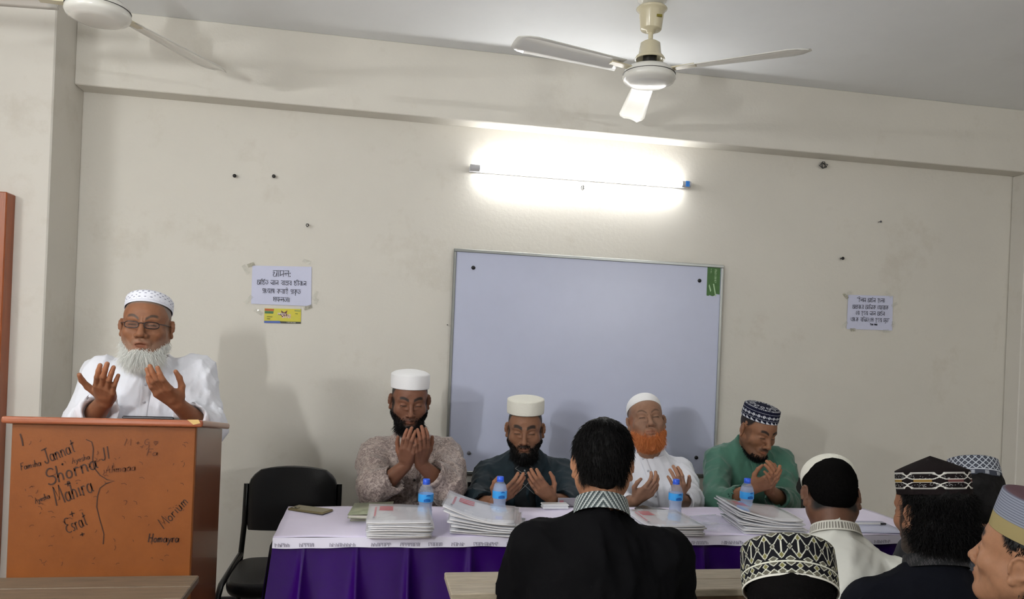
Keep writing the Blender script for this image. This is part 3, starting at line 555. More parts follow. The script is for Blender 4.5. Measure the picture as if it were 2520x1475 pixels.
ribbons([[(onY(u, v, LY)[0], onY(u, v, LY)[2]) for u, v in ((50, 1068), (54, 1082), (57, 1098))]], .004, lp).build('pen_stroke', M_PEN, lec)
rg = random.Random(11); sm_ = []
for i in range(90):
    x = rg.uniform(lx0 + .03, lx1 - .02); z = rg.uniform(lzt - .42, lzt - .05); a = rg.uniform(0, 3.14); l = rg.uniform(.004, .016)
    sm_.append([(x, z), (x + l * math.cos(a) * .5, z + l * math.sin(a) * .6), (x + l * math.cos(a + .4), z + l * math.sin(a + .4))])
tag(ribbons(sm_, .0022, lp).build('pen_marks', M_PENF, lec), kind='stuff')

# ------------------------------------------------------------------ table with cloth and purple skirt
TZ = .78; tx0, tx1, ty0, ty1 = -.295, 2.20, 2.645, 3.125
M_CLOTH = mat('lavender_cloth', (228, 220, 244), rough=.75, var=.06, vscale=3, bump=.12, bscale=14, sheen=.2); M_SELV = mat('selvedge_band', (222, 218, 234), rough=.7); M_WOOD = mat('table_wood', (110, 80, 55), rough=.5, var=.2, vscale=6)
tb = empty('table', ((tx0 + tx1) / 2, (ty0 + ty1) / 2, 0), 'long wooden table under a lavender cloth and purple skirt', 'table')
MB().box((tx0 + .006, ty0 + .006, TZ - .03), (tx1 - .006, ty1 - .006, TZ - .003)).build('table_top', M_WOOD, tb)
for x in (tx0 + .05, (tx0 + tx1) / 2, tx1 - .1):
    for y in (ty0 + .04, ty1 - .09): MB().box((x, y, 0), (x + .05, y + .05, TZ - .03)).build('leg', M_WOOD, tb)
cl = empty('tablecloth', ((tx0 + tx1) / 2, (ty0 + ty1) / 2, TZ), 'lavender cloth with a printed selvedge spread over the table', 'tablecloth')
nx, ny = 90, 24; G = []
for j in range(ny):
    row = []
    for i in range(nx):
        x = tx0 + (tx1 - tx0) * i / (nx - 1); y = ty0 + (ty1 - ty0) * j / (ny - 1); zz = TZ + .0012 * math.sin(x * 21 + y * 9) + .001 * math.sin(y * 31 - x * 5); row.append((x, y, zz))
    G.append(row)
MB().slab(G, .0025).build('cloth_top', M_CLOTH, cl)
G = [[(tx0 + (tx1 - tx0) * i / 119, ty0 - .006 - .010 * (j / 3) - .001 * math.sin(i * .5) * j / 3, TZ + .002 - (.032 + .0015 * math.sin(i * .33) + .001 * math.sin(i * .9)) * j / 3) for i in range(120)] for j in range(4)]
MB().grid(G).build('selvedge_drop', M_SELV, cl)
rg = random.Random(2); x = tx0 + .01; mb = MB(); 
while x < tx1 - .06:   # rows of tiny woven characters along the edge
    n = rg.choice((5, 7, 9)); 
    pl = [[(x + k * .0095 + 0, TZ - .026), (x + k * .0095 + rg.uniform(-.002, .002), TZ - .014), (x + k * .0095 + .006, TZ - rg.choice((.014, .020))), (x + k * .0095 + .006, TZ - rg.choice((.020, .026)))] for k in range(n)]
    ribbons(pl, .0022, lambda a, b: (a, ty0 - .0172, b), mb); x += n * .0095 + rg.choice((.03, .05))
tag(mb.build('woven_print', mat('woven_print', (138, 134, 150), rough=.8), cl), kind='stuff')
M_SATIN = mat('purple_satin', (46, 6, 94), rough=.27, var=.15, vscale=3, sheen=.0, spec=.6, bump=.05, bscale=60)
M_SATIN.node_tree.nodes['Principled BSDF'].inputs['Anisotropic'].default_value = .4
peri = [(tx0, ty1 + .0)] + [(tx0, ty0)] + [(tx1, ty0), (tx1, ty1)]
pleats = [onZ(u, 1340, .735)[0] for u in (752, 878, 1002, 1150, 1268, 1390, 1520, 1640, 1712, 1850, 1990, 2110)]
def skirt(fn, n, name, nz=26):
    G = []
    for j in range(nz):
        t = j / (nz - 1); G.append([fn(i / (n - 1), t) for i in range(n)])
    return MB().grid(G).build(name, M_SATIN, sk)
sk = empty('table_skirt', ((tx0 + tx1) / 2, ty0, .02), 'purple satin skirt pinned in pleats round the table', 'table skirt')
def zz(t): return TZ - .024 - (TZ - .055) * t
def front(s, t):
    x = tx0 + (tx1 - tx0) * s; d = 0
    for p in pleats:
        e = (x - p - .012 * t); wd = .006 + .036 * t; d += (.006 + .105 * t) * math.exp(-abs(e / wd) ** 1.5) - (.040 * t) * math.exp(-((e - .05 - .01 * t) / (.03 + .02 * t)) ** 2)
    return (x - .075 * t * max(0, 1 - (x - tx0) / .25), ty0 - .003 - .022 * t - d - .014 * t * math.sin(x * 26) - .006 * t * math.sin(x * 61 + 1), zz(t))
def left(s, t):
    y = ty1 + (ty0 - .010 - ty1) * s; return (tx0 - .008 - t * (.045 + .03 * s + .012 * math.sin(y * 34 + 1)), y - .018 * t * s, zz(t))
def right(s, t):
    y = ty0 + (ty1 - ty0) * s; return (tx1 + .008 + t * (.04 + .012 * math.sin(y * 34)), y - .02 * t * (1 - s), zz(t))
skirt(front, 420, 'front_panel'); skirt(left, 60, 'side_panel'); skirt(right, 60, 'side_panel')

# ------------------------------------------------------------------ black chairs
M_VINYL = mat('black_vinyl', (16, 17, 20), rough=.45, bump=.08, bscale=200); M_CHF = mat('black_tube', (14, 14, 15), rough=.3)
def chair(x, yb, label, group=None):
    """x centre, yb = back plane; faces the camera (-y)"""
    e = empty('office_chair', (x, yb - .2, 0), label, 'chair', group); w = .205
    # backrest: padded, rounded top corners
    P = []; N = 24
    for j in range(13):
        t = j / 12; z = .575 + .265 * t; hw = .195 - (.05 * max(0, (t - .72) / .28) ** 2.2) - .004 * max(0, (.1 - t) / .1); P.append([(x + hw * math.sin(a), yb - .012 - .020 * max(0, math.cos(a)) ** .5 + .02 * (t - .5) + .012 * (math.sin(a)) ** 2 if abs(math.cos(a)) > 1e-6 and math.cos(a) > 0 else yb + .010 + .02 * (t - .5), z + (.018 * (1 - math.sin(a) ** 2) if t > .95 else 0)) for a in np.linspace(0, 2 * math.pi, N, endpoint=False)])
    mb = MB().grid(P, close=True); n0 = 12 * N; mb.add(P[-1], [tuple(range(N))], sm=True); mb.add(P[0], [tuple(range(N))[::-1]]); mb.build('backrest', M_VINYL, e)
    S = []
    for j in range(9):
        t = j / 8; ins = .012 * (2 * abs(t - .5)) ** 3; S.append([(x + (.215 - ins) * (abs(math.cos(a)) ** .35) * math.copysign(1, math.cos(a)), yb - .24 + (.205 - ins) * (abs(math.sin(a)) ** .35) * math.copysign(1, math.sin(a)), .405 + .055 * t + (.006 * math.sin(t * 3.14))) for a in np.linspace(0, 2 * math.pi, 36, endpoint=False)])
    mb = MB().grid(S, close=True); mb.add(S[-1], [tuple(range(36))]); mb.add(S[0], [tuple(range(36))[::-1]]); mb.build('seat', M_VINYL, e)
    for s in (-1, 1):
        MB().tube([(x + s * w, yb + .02, .775), (x + s * w, yb, .60), (x + s * w * 1.03, yb - .03, .46), (x + s * w * 1.05, yb - .03, .40), (x + s * w * 1.06, yb + .03, .0)], .012, 10).build('back_leg', M_CHF, e)
        MB().tube([(x + s * w * 1.03, yb - .03, .47), (x + s * w * 1.08, yb - .16, .455), (x + s * w * 1.12, yb - .38, .44), (x + s * w * 1.13, yb - .425, .41), (x + s * w * 1.13, yb - .45, .34), (x + s * w * 1.15, yb - .49, 0)], .0125, 10).build('front_leg', M_CHF, e)
    MB().tube([(x - w * 1.05, yb - .03, .39), (x + w * 1.05, yb - .03, .39)], .010, 8).build('cross_bar', M_CHF, e)
    return e
chair(-.325, 3.62, 'empty black padded chair beside the purple table end')
CH = [(.19, 'black chair under the man in the patterned beige kurta'), (.70, 'black chair under the man in the dark teal kurta'), (1.25, 'black chair under the man with the orange beard'), (2.06, 'black chair under the man in the green kurta')]
for x, l in CH: chair(x, 3.70, l, 'black chairs of the panel')

# ------------------------------------------------------------------ benches of the audience
M_DESK = mat('worn_desk_wood', (172, 160, 140), rough=.5, var=.35, vscale=7, stretch=(1.2, 9, 9), bump=.12, bscale=30); M_DESKE = mat('desk_edge_wood', (86, 66, 46), rough=.6, var=.3, vscale=8, stretch=(1.2, 9, 9))
def desk(x0, x1, label, y0=2.20, y1=2.41, z=.73, top=None):
    e = empty('school_desk', ((x0 + x1) / 2, (y0 + y1) / 2, 0), label, 'desk', 'narrow wooden desks of the front row')
    for a, b in ((y0, (y0 + y1) / 2 - .001), ((y0 + y1) / 2 + .001, y1)): MB().box((x0, a, z - .022), (x1, b, z), bev=.003).build('plank', top or M_DESK, e)
    MB().box((x0 + .01, y0 + .004, z - .085), (x1 - .01, y0 + .022, z - .022)).build('front_rail', M_DESKE, e)
    for x in (x0 + .06, x1 - .11):
        MB().box((x, y0 + .03, 0), (x + .05, y0 + .07, z - .022), bev=.003).build('leg', M_DESKE, e); MB().box((x, y1 - .06, 0), (x + .05, y1 - .02, z - .022), bev=.003).build('leg', M_DESKE, e)
        MB().box((x + .01, y0 + .07, .3), (x + .04, y1 - .06, .34)).build('stretcher', M_DESKE, e)
    return e
M_DESKD = mat('dark_desk_wood', (108, 92, 74), rough=.55, var=.35, vscale=7, stretch=(1.2, 9, 9), bump=.12, bscale=30)
desk(-1.38, -.475, 'narrow wooden desk standing before the lectern', top=M_DESKD); desk(.252, 1.9, 'narrow wooden desk before the man in black')
def bench(x0, x1, y, label):
    e = empty('bench', ((x0 + x1) / 2, y, 0), label, 'bench', 'wooden benches of the audience')
    MB().box((x0, y - .13, .42), (x1, y + .13, .445), bev=.003).build('seat_plank', M_DESK, e)
    for x in (x0 + .08, x1 - .13): MB().box((x, y - .11, 0), (x + .05, y + .11, .42), bev=.003).build('leg', M_DESKE, e)

# ------------------------------------------------------------------ things on the table
TT = TZ + .0035
def A_(u, v): p_ = onY(u, v, LY + .12); return (p_[0], p_[1], lzt + .0215 - drop * (.12 + ov) / (LD + ov))
M_PET = mat('clear_plastic', (215, 226, 246), rough=.05, alpha=.20, spec=1.0, coat=.5); M_WATER = mat('water', (176, 196, 232), rough=.05, alpha=.42, spec=.6); M_BLUECAP = mat('blue_cap', (45, 95, 225), rough=.35); M_BLUELAB = mat('blue_label', (60, 160, 235), rough=.35); M_BLUEPR = mat('blue_print', (20, 95, 175), rough=.4)
def bottle(u, v, label, fill, hgt=.146, Y=None):
    p = onZ(u, v, TT); x, y = p[0], p[1]; s = hgt / .146; z = TT; e = empty('water_bottle', (x, y, z), label, 'bottle', 'water bottles on the table')
    prof = [(0, .002), (.020, .0), (.0255, .004), (.0265, .012), (.0252, .020), (.0268, .028), (.0250, .036), (.0252, .046), (.0275, .056), (.0285, .062), (.0285, .092), (.0275, .100), (.0240, .112), (.0175, .122), (.0125, .128), (.0120, .134), (0, .1345)]
    MB().lathe((x, y, z), [(r * s, q * s) for r, q in prof], n=32).build('bottle_body', M_PET, e)
    top = fill; pr = [(max(0, r - .0012), q) for r, q in prof if q <= top]; pr[0] = (0, .003); pr += [(pr[-1][0], top), (0, top)]
    MB().lathe((x, y, z), [(r * s, q * s) for r, q in pr], n=32).build('water', M_WATER, e)
    MB().lathe((x, y, z), [(.0288 * s, .062 * s), (.0290 * s, .063 * s), (.0290 * s, .090 * s), (.0288 * s, .091 * s)], n=32).build('paper_label', M_BLUELAB, e)
    for a0, a1, z0, z1 in ((-1.9, -1.0, .064, .072), (-1.6, -1.0, .085, .087)):
        G = [[(x + .0294 * s * math.cos(a), y + .0294 * s * math.sin(a), z + q * s + .004 * math.sin((a - a0) / (a1 - a0) * 3.1) * (q == z1)) for a in np.linspace(a0, a1, 9)] for q in (z0, z1)]; MB().grid(G).build('label_print', M_BLUEPR, e)
    c = MB().lathe((x, y, z), [(0, .146 * s), (.0120 * s, .146 * s), (.0135 * s, .1445 * s), (.0138 * s, .132 * s), (.0138 * s, .1300 * s), (0, .1300 * s)], n=28).build('cap', M_BLUECAP, e)
    MB().lathe((x, y, z), [(.0134 * s, .1290 * s), (.0140 * s, .1285 * s), (.0140 * s, .1260 * s), (.0125 * s, .1255 * s)], n=28).build('cap_ring', M_BLUECAP, e)
    return e
bottle(1046, 1274, 'small water bottle standing before the man in the beige kurta', .058); bottle(1228, 1264, 'small water bottle standing before the man in dark teal', .116); bottle(1661, 1268, 'small water bottle standing before the man with the orange beard', .094); bottle(1836, 1263, 'small water bottle standing before the man in green', .112)
M_FILE = mat('plastic_file', (226, 226, 230), rough=.16, coat=.6, var=.06, vscale=25); M_FILET = mat('file_sleeve', (232, 234, 240), rough=.08, alpha=.35, spec=.8, coat=.5); M_RED = mat('red_print', (196, 40, 60), rough=.5); M_SHEET = mat('file_sheet', (226, 222, 222), rough=.7, var=.12, vscale=18); M_GREYP = mat('grey_print', (120, 116, 122), rough=.6)
def packet(c, w_, d_, rz, z, label, group, seed, lift=0.0, top=False, tilt=0.0):
    rg = random.Random(seed); e = empty('plastic_file', (c[0], c[1], z), label, 'file', group, rz); th = .0042; ph = rg.uniform(0, 6); am = .0010 if not lift else .002
    def at(a, b, dz_=0.0):
        lf = lift * max(0, .75 - a) ** 1.6 + tilt * b * .05; return (w_ * (a - .5), d_ * (b - .5), lf + am * math.sin(a * 5 + b * 4 + ph) + am + dz_)
    G = [[at(a, b) for a in np.linspace(0, 1, 12)] for b in np.linspace(0, 1, 8)]
    MB().slab(G, th).build('file_cover', M_FILE, e, inv=False)
    G = [[at(a, b, th * .3) for a in np.linspace(.03, .97, 10)] for b in np.linspace(-.012, .05, 3)]
    MB().slab(G, th * .45).build('paper_sheet', M_SHEET, e, inv=False)
    G = [[at(a, b, th + .0012 + .0015 * math.sin(9 * a + ph) * math.sin(7 * b)) for a in np.linspace(-.015, 1.02, 14)] for b in np.linspace(-.01, 1.015, 8)]
    MB().grid(G, sm=False).build('clear_sleeve', M_FILET, e, inv=False)
    if top:
        pl = []
        for r in range(3): pl += [[(.18 + .022 * k + .10 * (r > 3), .60 + .085 * r), (.185 + .022 * k, .66 + .085 * r), (.20 + .022 * k, .60 + .085 * r)] for k in range(10)]
        ribbons(pl, .012, lambda a, b: at(a, b, th + .003)).build('red_lettering', M_RED, e, inv=False)
        ribbons([[(.10, .30 + .05 * k), (.13, .33 + .05 * k)] for k in range(10)], .014, lambda a, b: at(a, b, th + .003)).build('red_lettering', M_RED, e, inv=False)
        ribbons([[(.09, .22), (.12, .22)], [(.09, .25), (.12, .25)]], .02, lambda a, b: at(a, b, th + .003)).build('grey_lettering', M_GREYP, e, inv=False)
    return e
ORD = ['second', 'third', 'fourth', 'fifth', 'sixth', 'seventh', 'eighth', 'ninth']
def stack(u, v, n, w_, d_, rz, who, group, seed, lift=0.0, jit=.006, jr=.03, spread=(0, 0)):
    p = onZ(u, v, TT); rg = random.Random(seed); z = TT + .0005; cx_, cy_ = p[0], p[1] + d_ / 2
    for i in range(n):
        last = i == n - 1; l = ('topmost' if last else ORD[n - 2 - i] + ' from the top') + ' clear plastic file of the stack before ' + who
        t = i / max(1, n - 1); packet((cx_ + rg.uniform(-jit, jit) + spread[0] * t, cy_ + rg.uniform(-jit, jit) + spread[1] * t), w_, d_, rz + rg.uniform(-jr, jr), z, l, None if last else group, seed * 50 + i, lift=lift * t, top=last or (i == n - 2 and lift > 0)); z += .0062
stack(986, 1327, 9, .215, .285, -.02, 'the man in beige', 'files stacked before the man in beige', 1, jit=.005, jr=.025); stack(1215, 1322, 8, .25, .285, -.16, 'the man in teal', 'files stacked before the man in teal', 2, lift=.075, jit=.008, jr=.09, spread=(-.02, .015)); stack(1668, 1321, 6, .215, .275, -.02, 'the orange-bearded man', 'files stacked before the man with the orange beard', 3); stack(1925, 1318, 9, .24, .285, -.14, 'the man in green', 'files stacked before the man in green', 4, lift=.05, jit=.008, jr=.07, spread=(-.03, .01))
M_PHG = mat('gold_phone', (128, 118, 84), rough=.25, metal=.5); M_SCR = mat('phone_glass', (30, 30, 34), rough=.08)
def phone(u, v, rz, label, m_, z=None, tilt=0.0):
    p = onZ(u, v, TT); e = empty('mobile_phone', (p[0], p[1], TT), label, 'phone', None, rz); e.rotation_euler = (tilt, 0, rz)
    MB().box((-.037, -.078, 0), (.037, .078, .009), bev=.003).build('phone_body', m_, e, inv=False); MB().box((-.034, -.075, -.0004), (.034, .075, .0008)).build('screen', M_SCR, e, inv=False)
    cb = MB().box((-.032, .042, .009), (-.006, .073, .0105), bev=.001).build('camera_bump', m_, e, inv=False)
    for k in range(3): MB().lathe((-.024 + .011 * (k % 2), .050 + .009 * k, .0105), [(0, .0008), (.004, .0006), (.0045, 0)], n=14).build('camera_lens', M_SCR, cb, inv=False)
    return e
phone(764, 1258, 1.05, 'gold mobile phone lying face down near the table corner', M_PHG)
ph = phone(1612, 1259, .75, 'dark mobile phone lying beside the bottle of the man with the orange beard', mat('grey_phone', (70, 68, 62), rough=.25), tilt=.0)
ph2 = empty('mobile_phone', (A_(372, 1034)[0], A_(372, 1034)[1], A_(372, 1034)[2]), 'dark mobile phone lying on top of the lectern', 'phone', None, 1.5); ph2.rotation_euler = (-math.atan2(drop, LD), 0, 0)
MB().box((-.075, -.037, 0), (.075, .037, .009), bev=.003).build('phone_body', mat('dark_phone', (38, 38, 44), rough=.2), ph2, inv=False); MB().box((-.072, -.034, .0085), (.072, .034, .0096)).build('screen', M_SCR, ph2, inv=False)
M_NB = mat('notebook_cover', (176, 178, 150), rough=.45, var=.25, vscale=14, var2=(92, 106, 84)); M_PG = mat('pages', (214, 210, 196), rough=.8)
def notebook(u, v, w_, d_, th, rz, z, label, lift=0.0):
    p = onZ(u, v, z); e = empty('notebook', (p[0], p[1], z), label, 'notebook', 'notebooks on the table', rz)
    MB().box((-w_ / 2, -d_ / 2, 0), (w_ / 2, d_ / 2, .0015)).build('cover', M_NB, e, inv=False); MB().box((-w_ / 2 + .003, -d_ / 2 + .003, .0015), (w_ / 2 - .002, d_ / 2 - .003, th)).build('pages', M_PG, e, inv=False)
    G = [[(w_ * (a - .5), d_ * (b - .5), th + .0008 + lift * a * a + .002 * math.sin(a * 4)) for a in np.linspace(0, 1, 10)] for b in (0, 1)]; MB().slab(G, .0014).build('cover', M_NB, e, inv=False); return e
notebook(918, 1268, .155, .21, .012, -.05, TT, 'lower notebook under the file stack before the man in beige'); notebook(914, 1262, .15, .205, .010, -.10, TT + .018, 'upper notebook with a lifted green cover by the beige kurta man', lift=.012)
p = onZ(1365, 1252, TT); e = empty('spectacle_case', (p[0], p[1], TT), 'white case lying beside the hands of the man in teal', 'case')
MB().box((p[0] - .055, p[1] - .025, TT), (p[0] + .055, p[1] + .025, TT + .013), bev=.005).build('case_base', mat('white_case', (220, 222, 224), rough=.25), e); MB().box((p[0] - .056, p[1] - .026, TT + .0135), (p[0] + .056, p[1] + .026, TT + .021), bev=.004).build('case_lid', mat('white_case', (220, 222, 224)), e)
p = onZ(1392, 1250, TT); e = empty('card_holder', (p[0], p[1], TT), 'small grey card standing on the table beside the white case', 'card')
MB().box((p[0] - .028, p[1] + .02, TT), (p[0] + .05, p[1] + .026, TT + .036), bev=.001).build('card_panel', mat('grey_card', (130, 126, 134), rough=.5), e); MB().box((p[0] - .022, p[1] + .0185, TT + .006), (p[0] - .005, p[1] + .0202, TT + .026)).build('card_print', mat('card_pink', (150, 90, 100), rough=.5), e)
for k, (u, v, rz, l) in enumerate(((1735, 1282, .2, 'clear plastic sleeve lying flat before the man in green'), (1760, 1300, -.3, 'clear plastic sleeve near the table edge between two file stacks'))):
    p = onZ(u, v, TT); e = empty('plastic_sleeve', (p[0], p[1], TT), l, 'sleeve', 'loose clear sleeves on the table', rz); rg = random.Random(k)
    G = [[(.22 * (a - .5), .16 * (b - .5), .0015 + .0035 * rg.random()) for a in np.linspace(0, 1, 7)] for b in np.linspace(0, 1, 6)]; MB().grid(G, sm=False).build('clear_sheet', M_FILET, e, inv=False); MB().box((-.11, .076, .0005), (.11, .082, .003)).build('seal_strip', M_FILET, e, inv=False)
p = onZ(2105, 1296, TT); e = empty('paper_bundle', (p[0], p[1], TT), 'white papers lying near the table end by the bowed man', 'paper', None, -.12)
for k in range(3): MB().slab([[(.28 * (a - .5) + .008 * k, .20 * (b - .5) - .006 * k, .0012 * k + .0012 * math.sin(6 * a + k)) for a in np.linspace(0, 1, 8)] for b in np.linspace(0, 1, 5)], .0006).build('sheet', M_PAPER, e, inv=False)
p = onZ(2140, 1292, TT + .006); e = empty('pen', tuple(p), 'white pen lying on the papers near the table end', 'pen', None, -.05)
MB().tube([(-.065, 0, .004), (.045, 0, .004)], .0042, 10).build('barrel', mat('white_pen', (225, 225, 225), rough=.3), e, inv=False); MB().tube([(.045, 0, .004), (.068, 0, .004), (.072, 0, .004)], [.0045, .004, .001], 10).build('pen_cap', mat('dark_pen_cap', (40, 40, 50), rough=.3), e, inv=False)

# ------------------------------------------------------------------ people
def head_field(h, P, neck_to, fine=True):
    """distance field of a head in its own frame: eye line at z 0, face towards -y"""
    w = P.get('w', 1.0); jaw = P.get('jaw', 1.0); ch = P.get('cheek', 1.0); ns = P.get('nose', 1.0); op = P.get('mouth', 0.0)
    f = SDF((-.105, -.135, -.235), (.105, .128, .135), h)
    f.ell((0, .014, .036), (.0765 * w, .095, .082)); f.ell((0, -.026, .026), (.064 * w, .066, .062), k=.03)
    f.ell((0, -.022, -.042), (.061 * w * jaw, .066, .078), k=.03)
    for s in (-1, 1):
        f.cone((s * .056 * w * jaw, .012, -.05), (s * .024 * jaw, -.06, -.098), .02, .018, k=.03)
        f.ell((s * .043 * w, -.058, -.026), (.024 * ch, .022, .024), k=.02)
        f.ell((s * .062 * w, -.012, -.035), (.014, .03, .03), k=.02)
    f.ell((0, -.074, -.098), (.024, .019, .019), k=.02)
    for s in (-1, 1):   # brow, sockets, lids
        f.cone((s * .010, -.086, .018), (s * .046 * w, -.07, .022), .0085, .008, k=.012)
        f.ell((s * .031 * w, -.096, -.001), (.0185, .0155, .0125), k=.012, op='sub')
        f.ell((s * .032 * w, -.0745, -.002), (.0155, .0145, .0125), k=.004)
        f.cone((s * .018 * w, -.087, -.0065), (s * .044 * w, -.080, -.0055), .0021, .0018, k=.003)      # lower lid edge
        f.cone((s * .017 * w, -.086, -.017), (s * .043 * w, -.077, -.0135), .0035, .003, k=.008)         # pouch below the eye
        f.cone((s * .020 * w, -.0905, -.0035), (s * .043 * w, -.0835, -.0035), .0012, .0012, k=.002, op='sub')
    f.cone((0, -.086, .012), (0, -.1075, -.034), .0075, .0105 * ns, k=.012); f.ell((0, -.1085, -.037), (.0125 * ns, .0115, .0105), k=.007)
    for s in (-1, 1):
        f.ell((s * .0145 * ns, -.0965, -.0405), (.0085, .0105, .0085), k=.006); f.ell((s * .0075 * ns, -.104, -.0475), (.0042, .005, .004), k=.003, op='sub')
        f.cone((s * .019 * ns, -.091, -.038), (s * .036, -.074, -.072), .0016, .0016, k=.008, op='sub')   # smile fold
    f.ell((0, -.077, -.064), (.030, .020, .021), k=.014); f.cone((0, -.0975, -.05), (0, -.096, -.058), .0022, k=.006, op='sub')
    zl = -.074 - op * .010
    for s in (-1, 1):
        f.cone((0, -.0965, -.0645), (s * .022, -.085, -.0685), .0048, .0028, k=.006); f.cone((0, -.0955, zl), (s * .020, -.0855, zl + .003), .0058, .0032, k=.006)
        f.cone((0, -.103 + min(op, 1) * .007, -.0692 - op * .005), (s * (.021 - .006 * op), -.0905, -.0694 - op * .004), .0018 + op * .0042, .0012 + op * .002, k=.003, op='sub')
    f.cone((-.012, -.094, zl - .0125), (.012, -.094, zl - .0125), .0032, k=.008, op='sub')
    if P.get('furrow'):
        for s in (-1, 1): f.cone((s * .0045, -.0975, .012), (s * .006, -.095, .030), .0016, k=.004, op='sub')
        for i in range(3): f.cone((-.03, -.0925, .036 + .010 * i), (.03, -.0925, .036 + .010 * i), .0011, k=.005, op='sub')
        f.cone((-.006, -.0935, .007), (.006, -.0935, .007), .0014, k=.004, op='sub')
    for s in (-1, 1):   # ears
        R = rotm(0, 0, 0) @ np.array([[math.cos(s * .42), -math.sin(s * .42), 0], [math.sin(s * .42), math.cos(s * .42), 0], [0, 0, 1]])
        e = np.array((s * (.0785 * w), .014, -.008)); f.ell(e, (.0075, .019, .0315), k=.006, R=R)
        pts = [e + R @ np.array((s * .006, .018 * math.cos(t), .006 + .024 * math.sin(t))) for t in np.linspace(-1.0, 3.7, 9)]
        for a, b in zip(pts[:-1], pts[1:]): f.cone(a, b, .0036, k=.003)
        f.ell(e + R @ np.array((s * .009, -.004, -.004)), (.006, .009, .012), k=.004, op='sub', R=R); f.ell(e + R @ np.array((s * .003, -.008, -.026)), (.005, .008, .009), k=.005, R=R)
    f.cone((0, .022, -.045), neck_to, .054 * P.get('neck', 1.0), .060 * P.get('neck', 1.0), k=.025)
    f.ell((0, -.035, -.092), (.036, .035, .018), k=.02)
    return f
def head_colours(V, P):
    w = P.get('w', 1.0); x, y, z = np.abs(V[:, 0]) / w, V[:, 1], V[:, 2]; sk = np.array(lin(P['skin'])); n = len(V)
    C = np.tile(sk, (n, 1)); hair = np.array(lin(P.get('hairc', (18, 16, 16))))
    def blend(mask, col): nonlocal C; C = C * (1 - mask[:, None]) + np.asarray(col) * mask[:, None]
    rg = np.random.default_rng(3); fr = (y < -.05)
    zl = -.074 - P.get('mouth', 0) * .010
    lips = np.exp(-((z - (-.0695 + (zl + .074) * .5)) / (.0075 + .004 * P.get('mouth', 0))) ** 4 - (x / .023) ** 4) * (y < -.08); blend(.75 * lips, sk * np.array(P.get('lip', (.86, .62, .62))))
    # brows, lashes
    br = P.get('brow', 1.0); zb = .0215 + .010 * np.sin(np.clip((x - .010) / .042, 0, 1) * 2.6) - P.get('furrow', 0) * .004 * sst(.03, .01, x)
    bm = np.exp(-((z - zb) / (.0058 * br)) ** 6) * sst(.008, .013, x) * sst(.054, .044, x) * (y < -.045); blend(.96 * bm, np.array(lin(P.get('browc', (25, 20, 18)))))
    la = np.exp(-((z + .0040 - .0015 * np.cos((x - .032) / .014)) / .0024) ** 2) * sst(.015, .019, x) * sst(.0475, .043, x) * (y < -.06); blend(.85 * la, (.012, .010, .009))
    # beard shadow / short beard
    bd = P.get('beard', 0)
    if bd:
        jl = sst(-.052, -.072, z + .35 * (x - .050)) * sst(.095, .055, np.abs(z + .09) * 0 + y + .02) ; jl = sst(-.05, -.07, z - .62 * (x - .045) * (x > .03)) * sst(.035, .012, y) * sst(-.132, -.118, z) * (z > -.135)
        mou = np.exp(-((z + .074) / .0135) ** 4 - (x / .026) ** 4) * (y < -.07); jl = jl * (1 - .85 * mou)
        must = np.exp(-((z + .0565 + .10 * np.maximum(x - .012, 0)) / .0062) ** 4 - (x / .031) ** 4) * (y < -.075)
        side = sst(.052, .064, x) * sst(-.045, -.035, y) * sst(.022, .006, y) * sst(.03, .01, z) * (x < .0765)
        blend(bd * np.clip(np.maximum(jl * (x < .079), side), 0, 1), np.array(lin(P.get('beardc', (22, 18, 17))))); blend(P.get('must', .8) * must, np.array(lin(P.get('mustc', P.get('beardc', (22, 18, 17))))))
    # scalp hair
    hl = np.maximum(sst(-.034, -.022, y + .35 * (z - .03)) * sst(-.062, -.048, z + .18 * (y - .03) * 0) * sst(-.005, .012, z + .9 * (y - .01)), sst(.066, .080, z + .25 * (y + .05))); hl = np.maximum(hl, sst(.02, .04, y) * sst(-.075, -.058, z))
    ear = (x > .0772) | ((x > .070) & (y > -.008) & (y < .034) & (z > -.045) & (z < .026)); blend(P.get('hairm', .95) * hl * (~ear), hair)
    return C
def head(P, h=.0021):
    """returns the field and a vertex/face/colour set in the head frame"""
    f = head_field(h, P, P['neck_local']); V, Q = f.net(); return f, V, Q, head_colours(V, P)
FING = [((.026, .088, .000), (.042, .026, .021), .0087), ((.007, .093, .001), (.047, .030, .022), .0089), ((-.012, .089, .000), (.044, .028, .021), .0084), ((-.030, .080, -.002), (.034, .021, .018), .0074)]
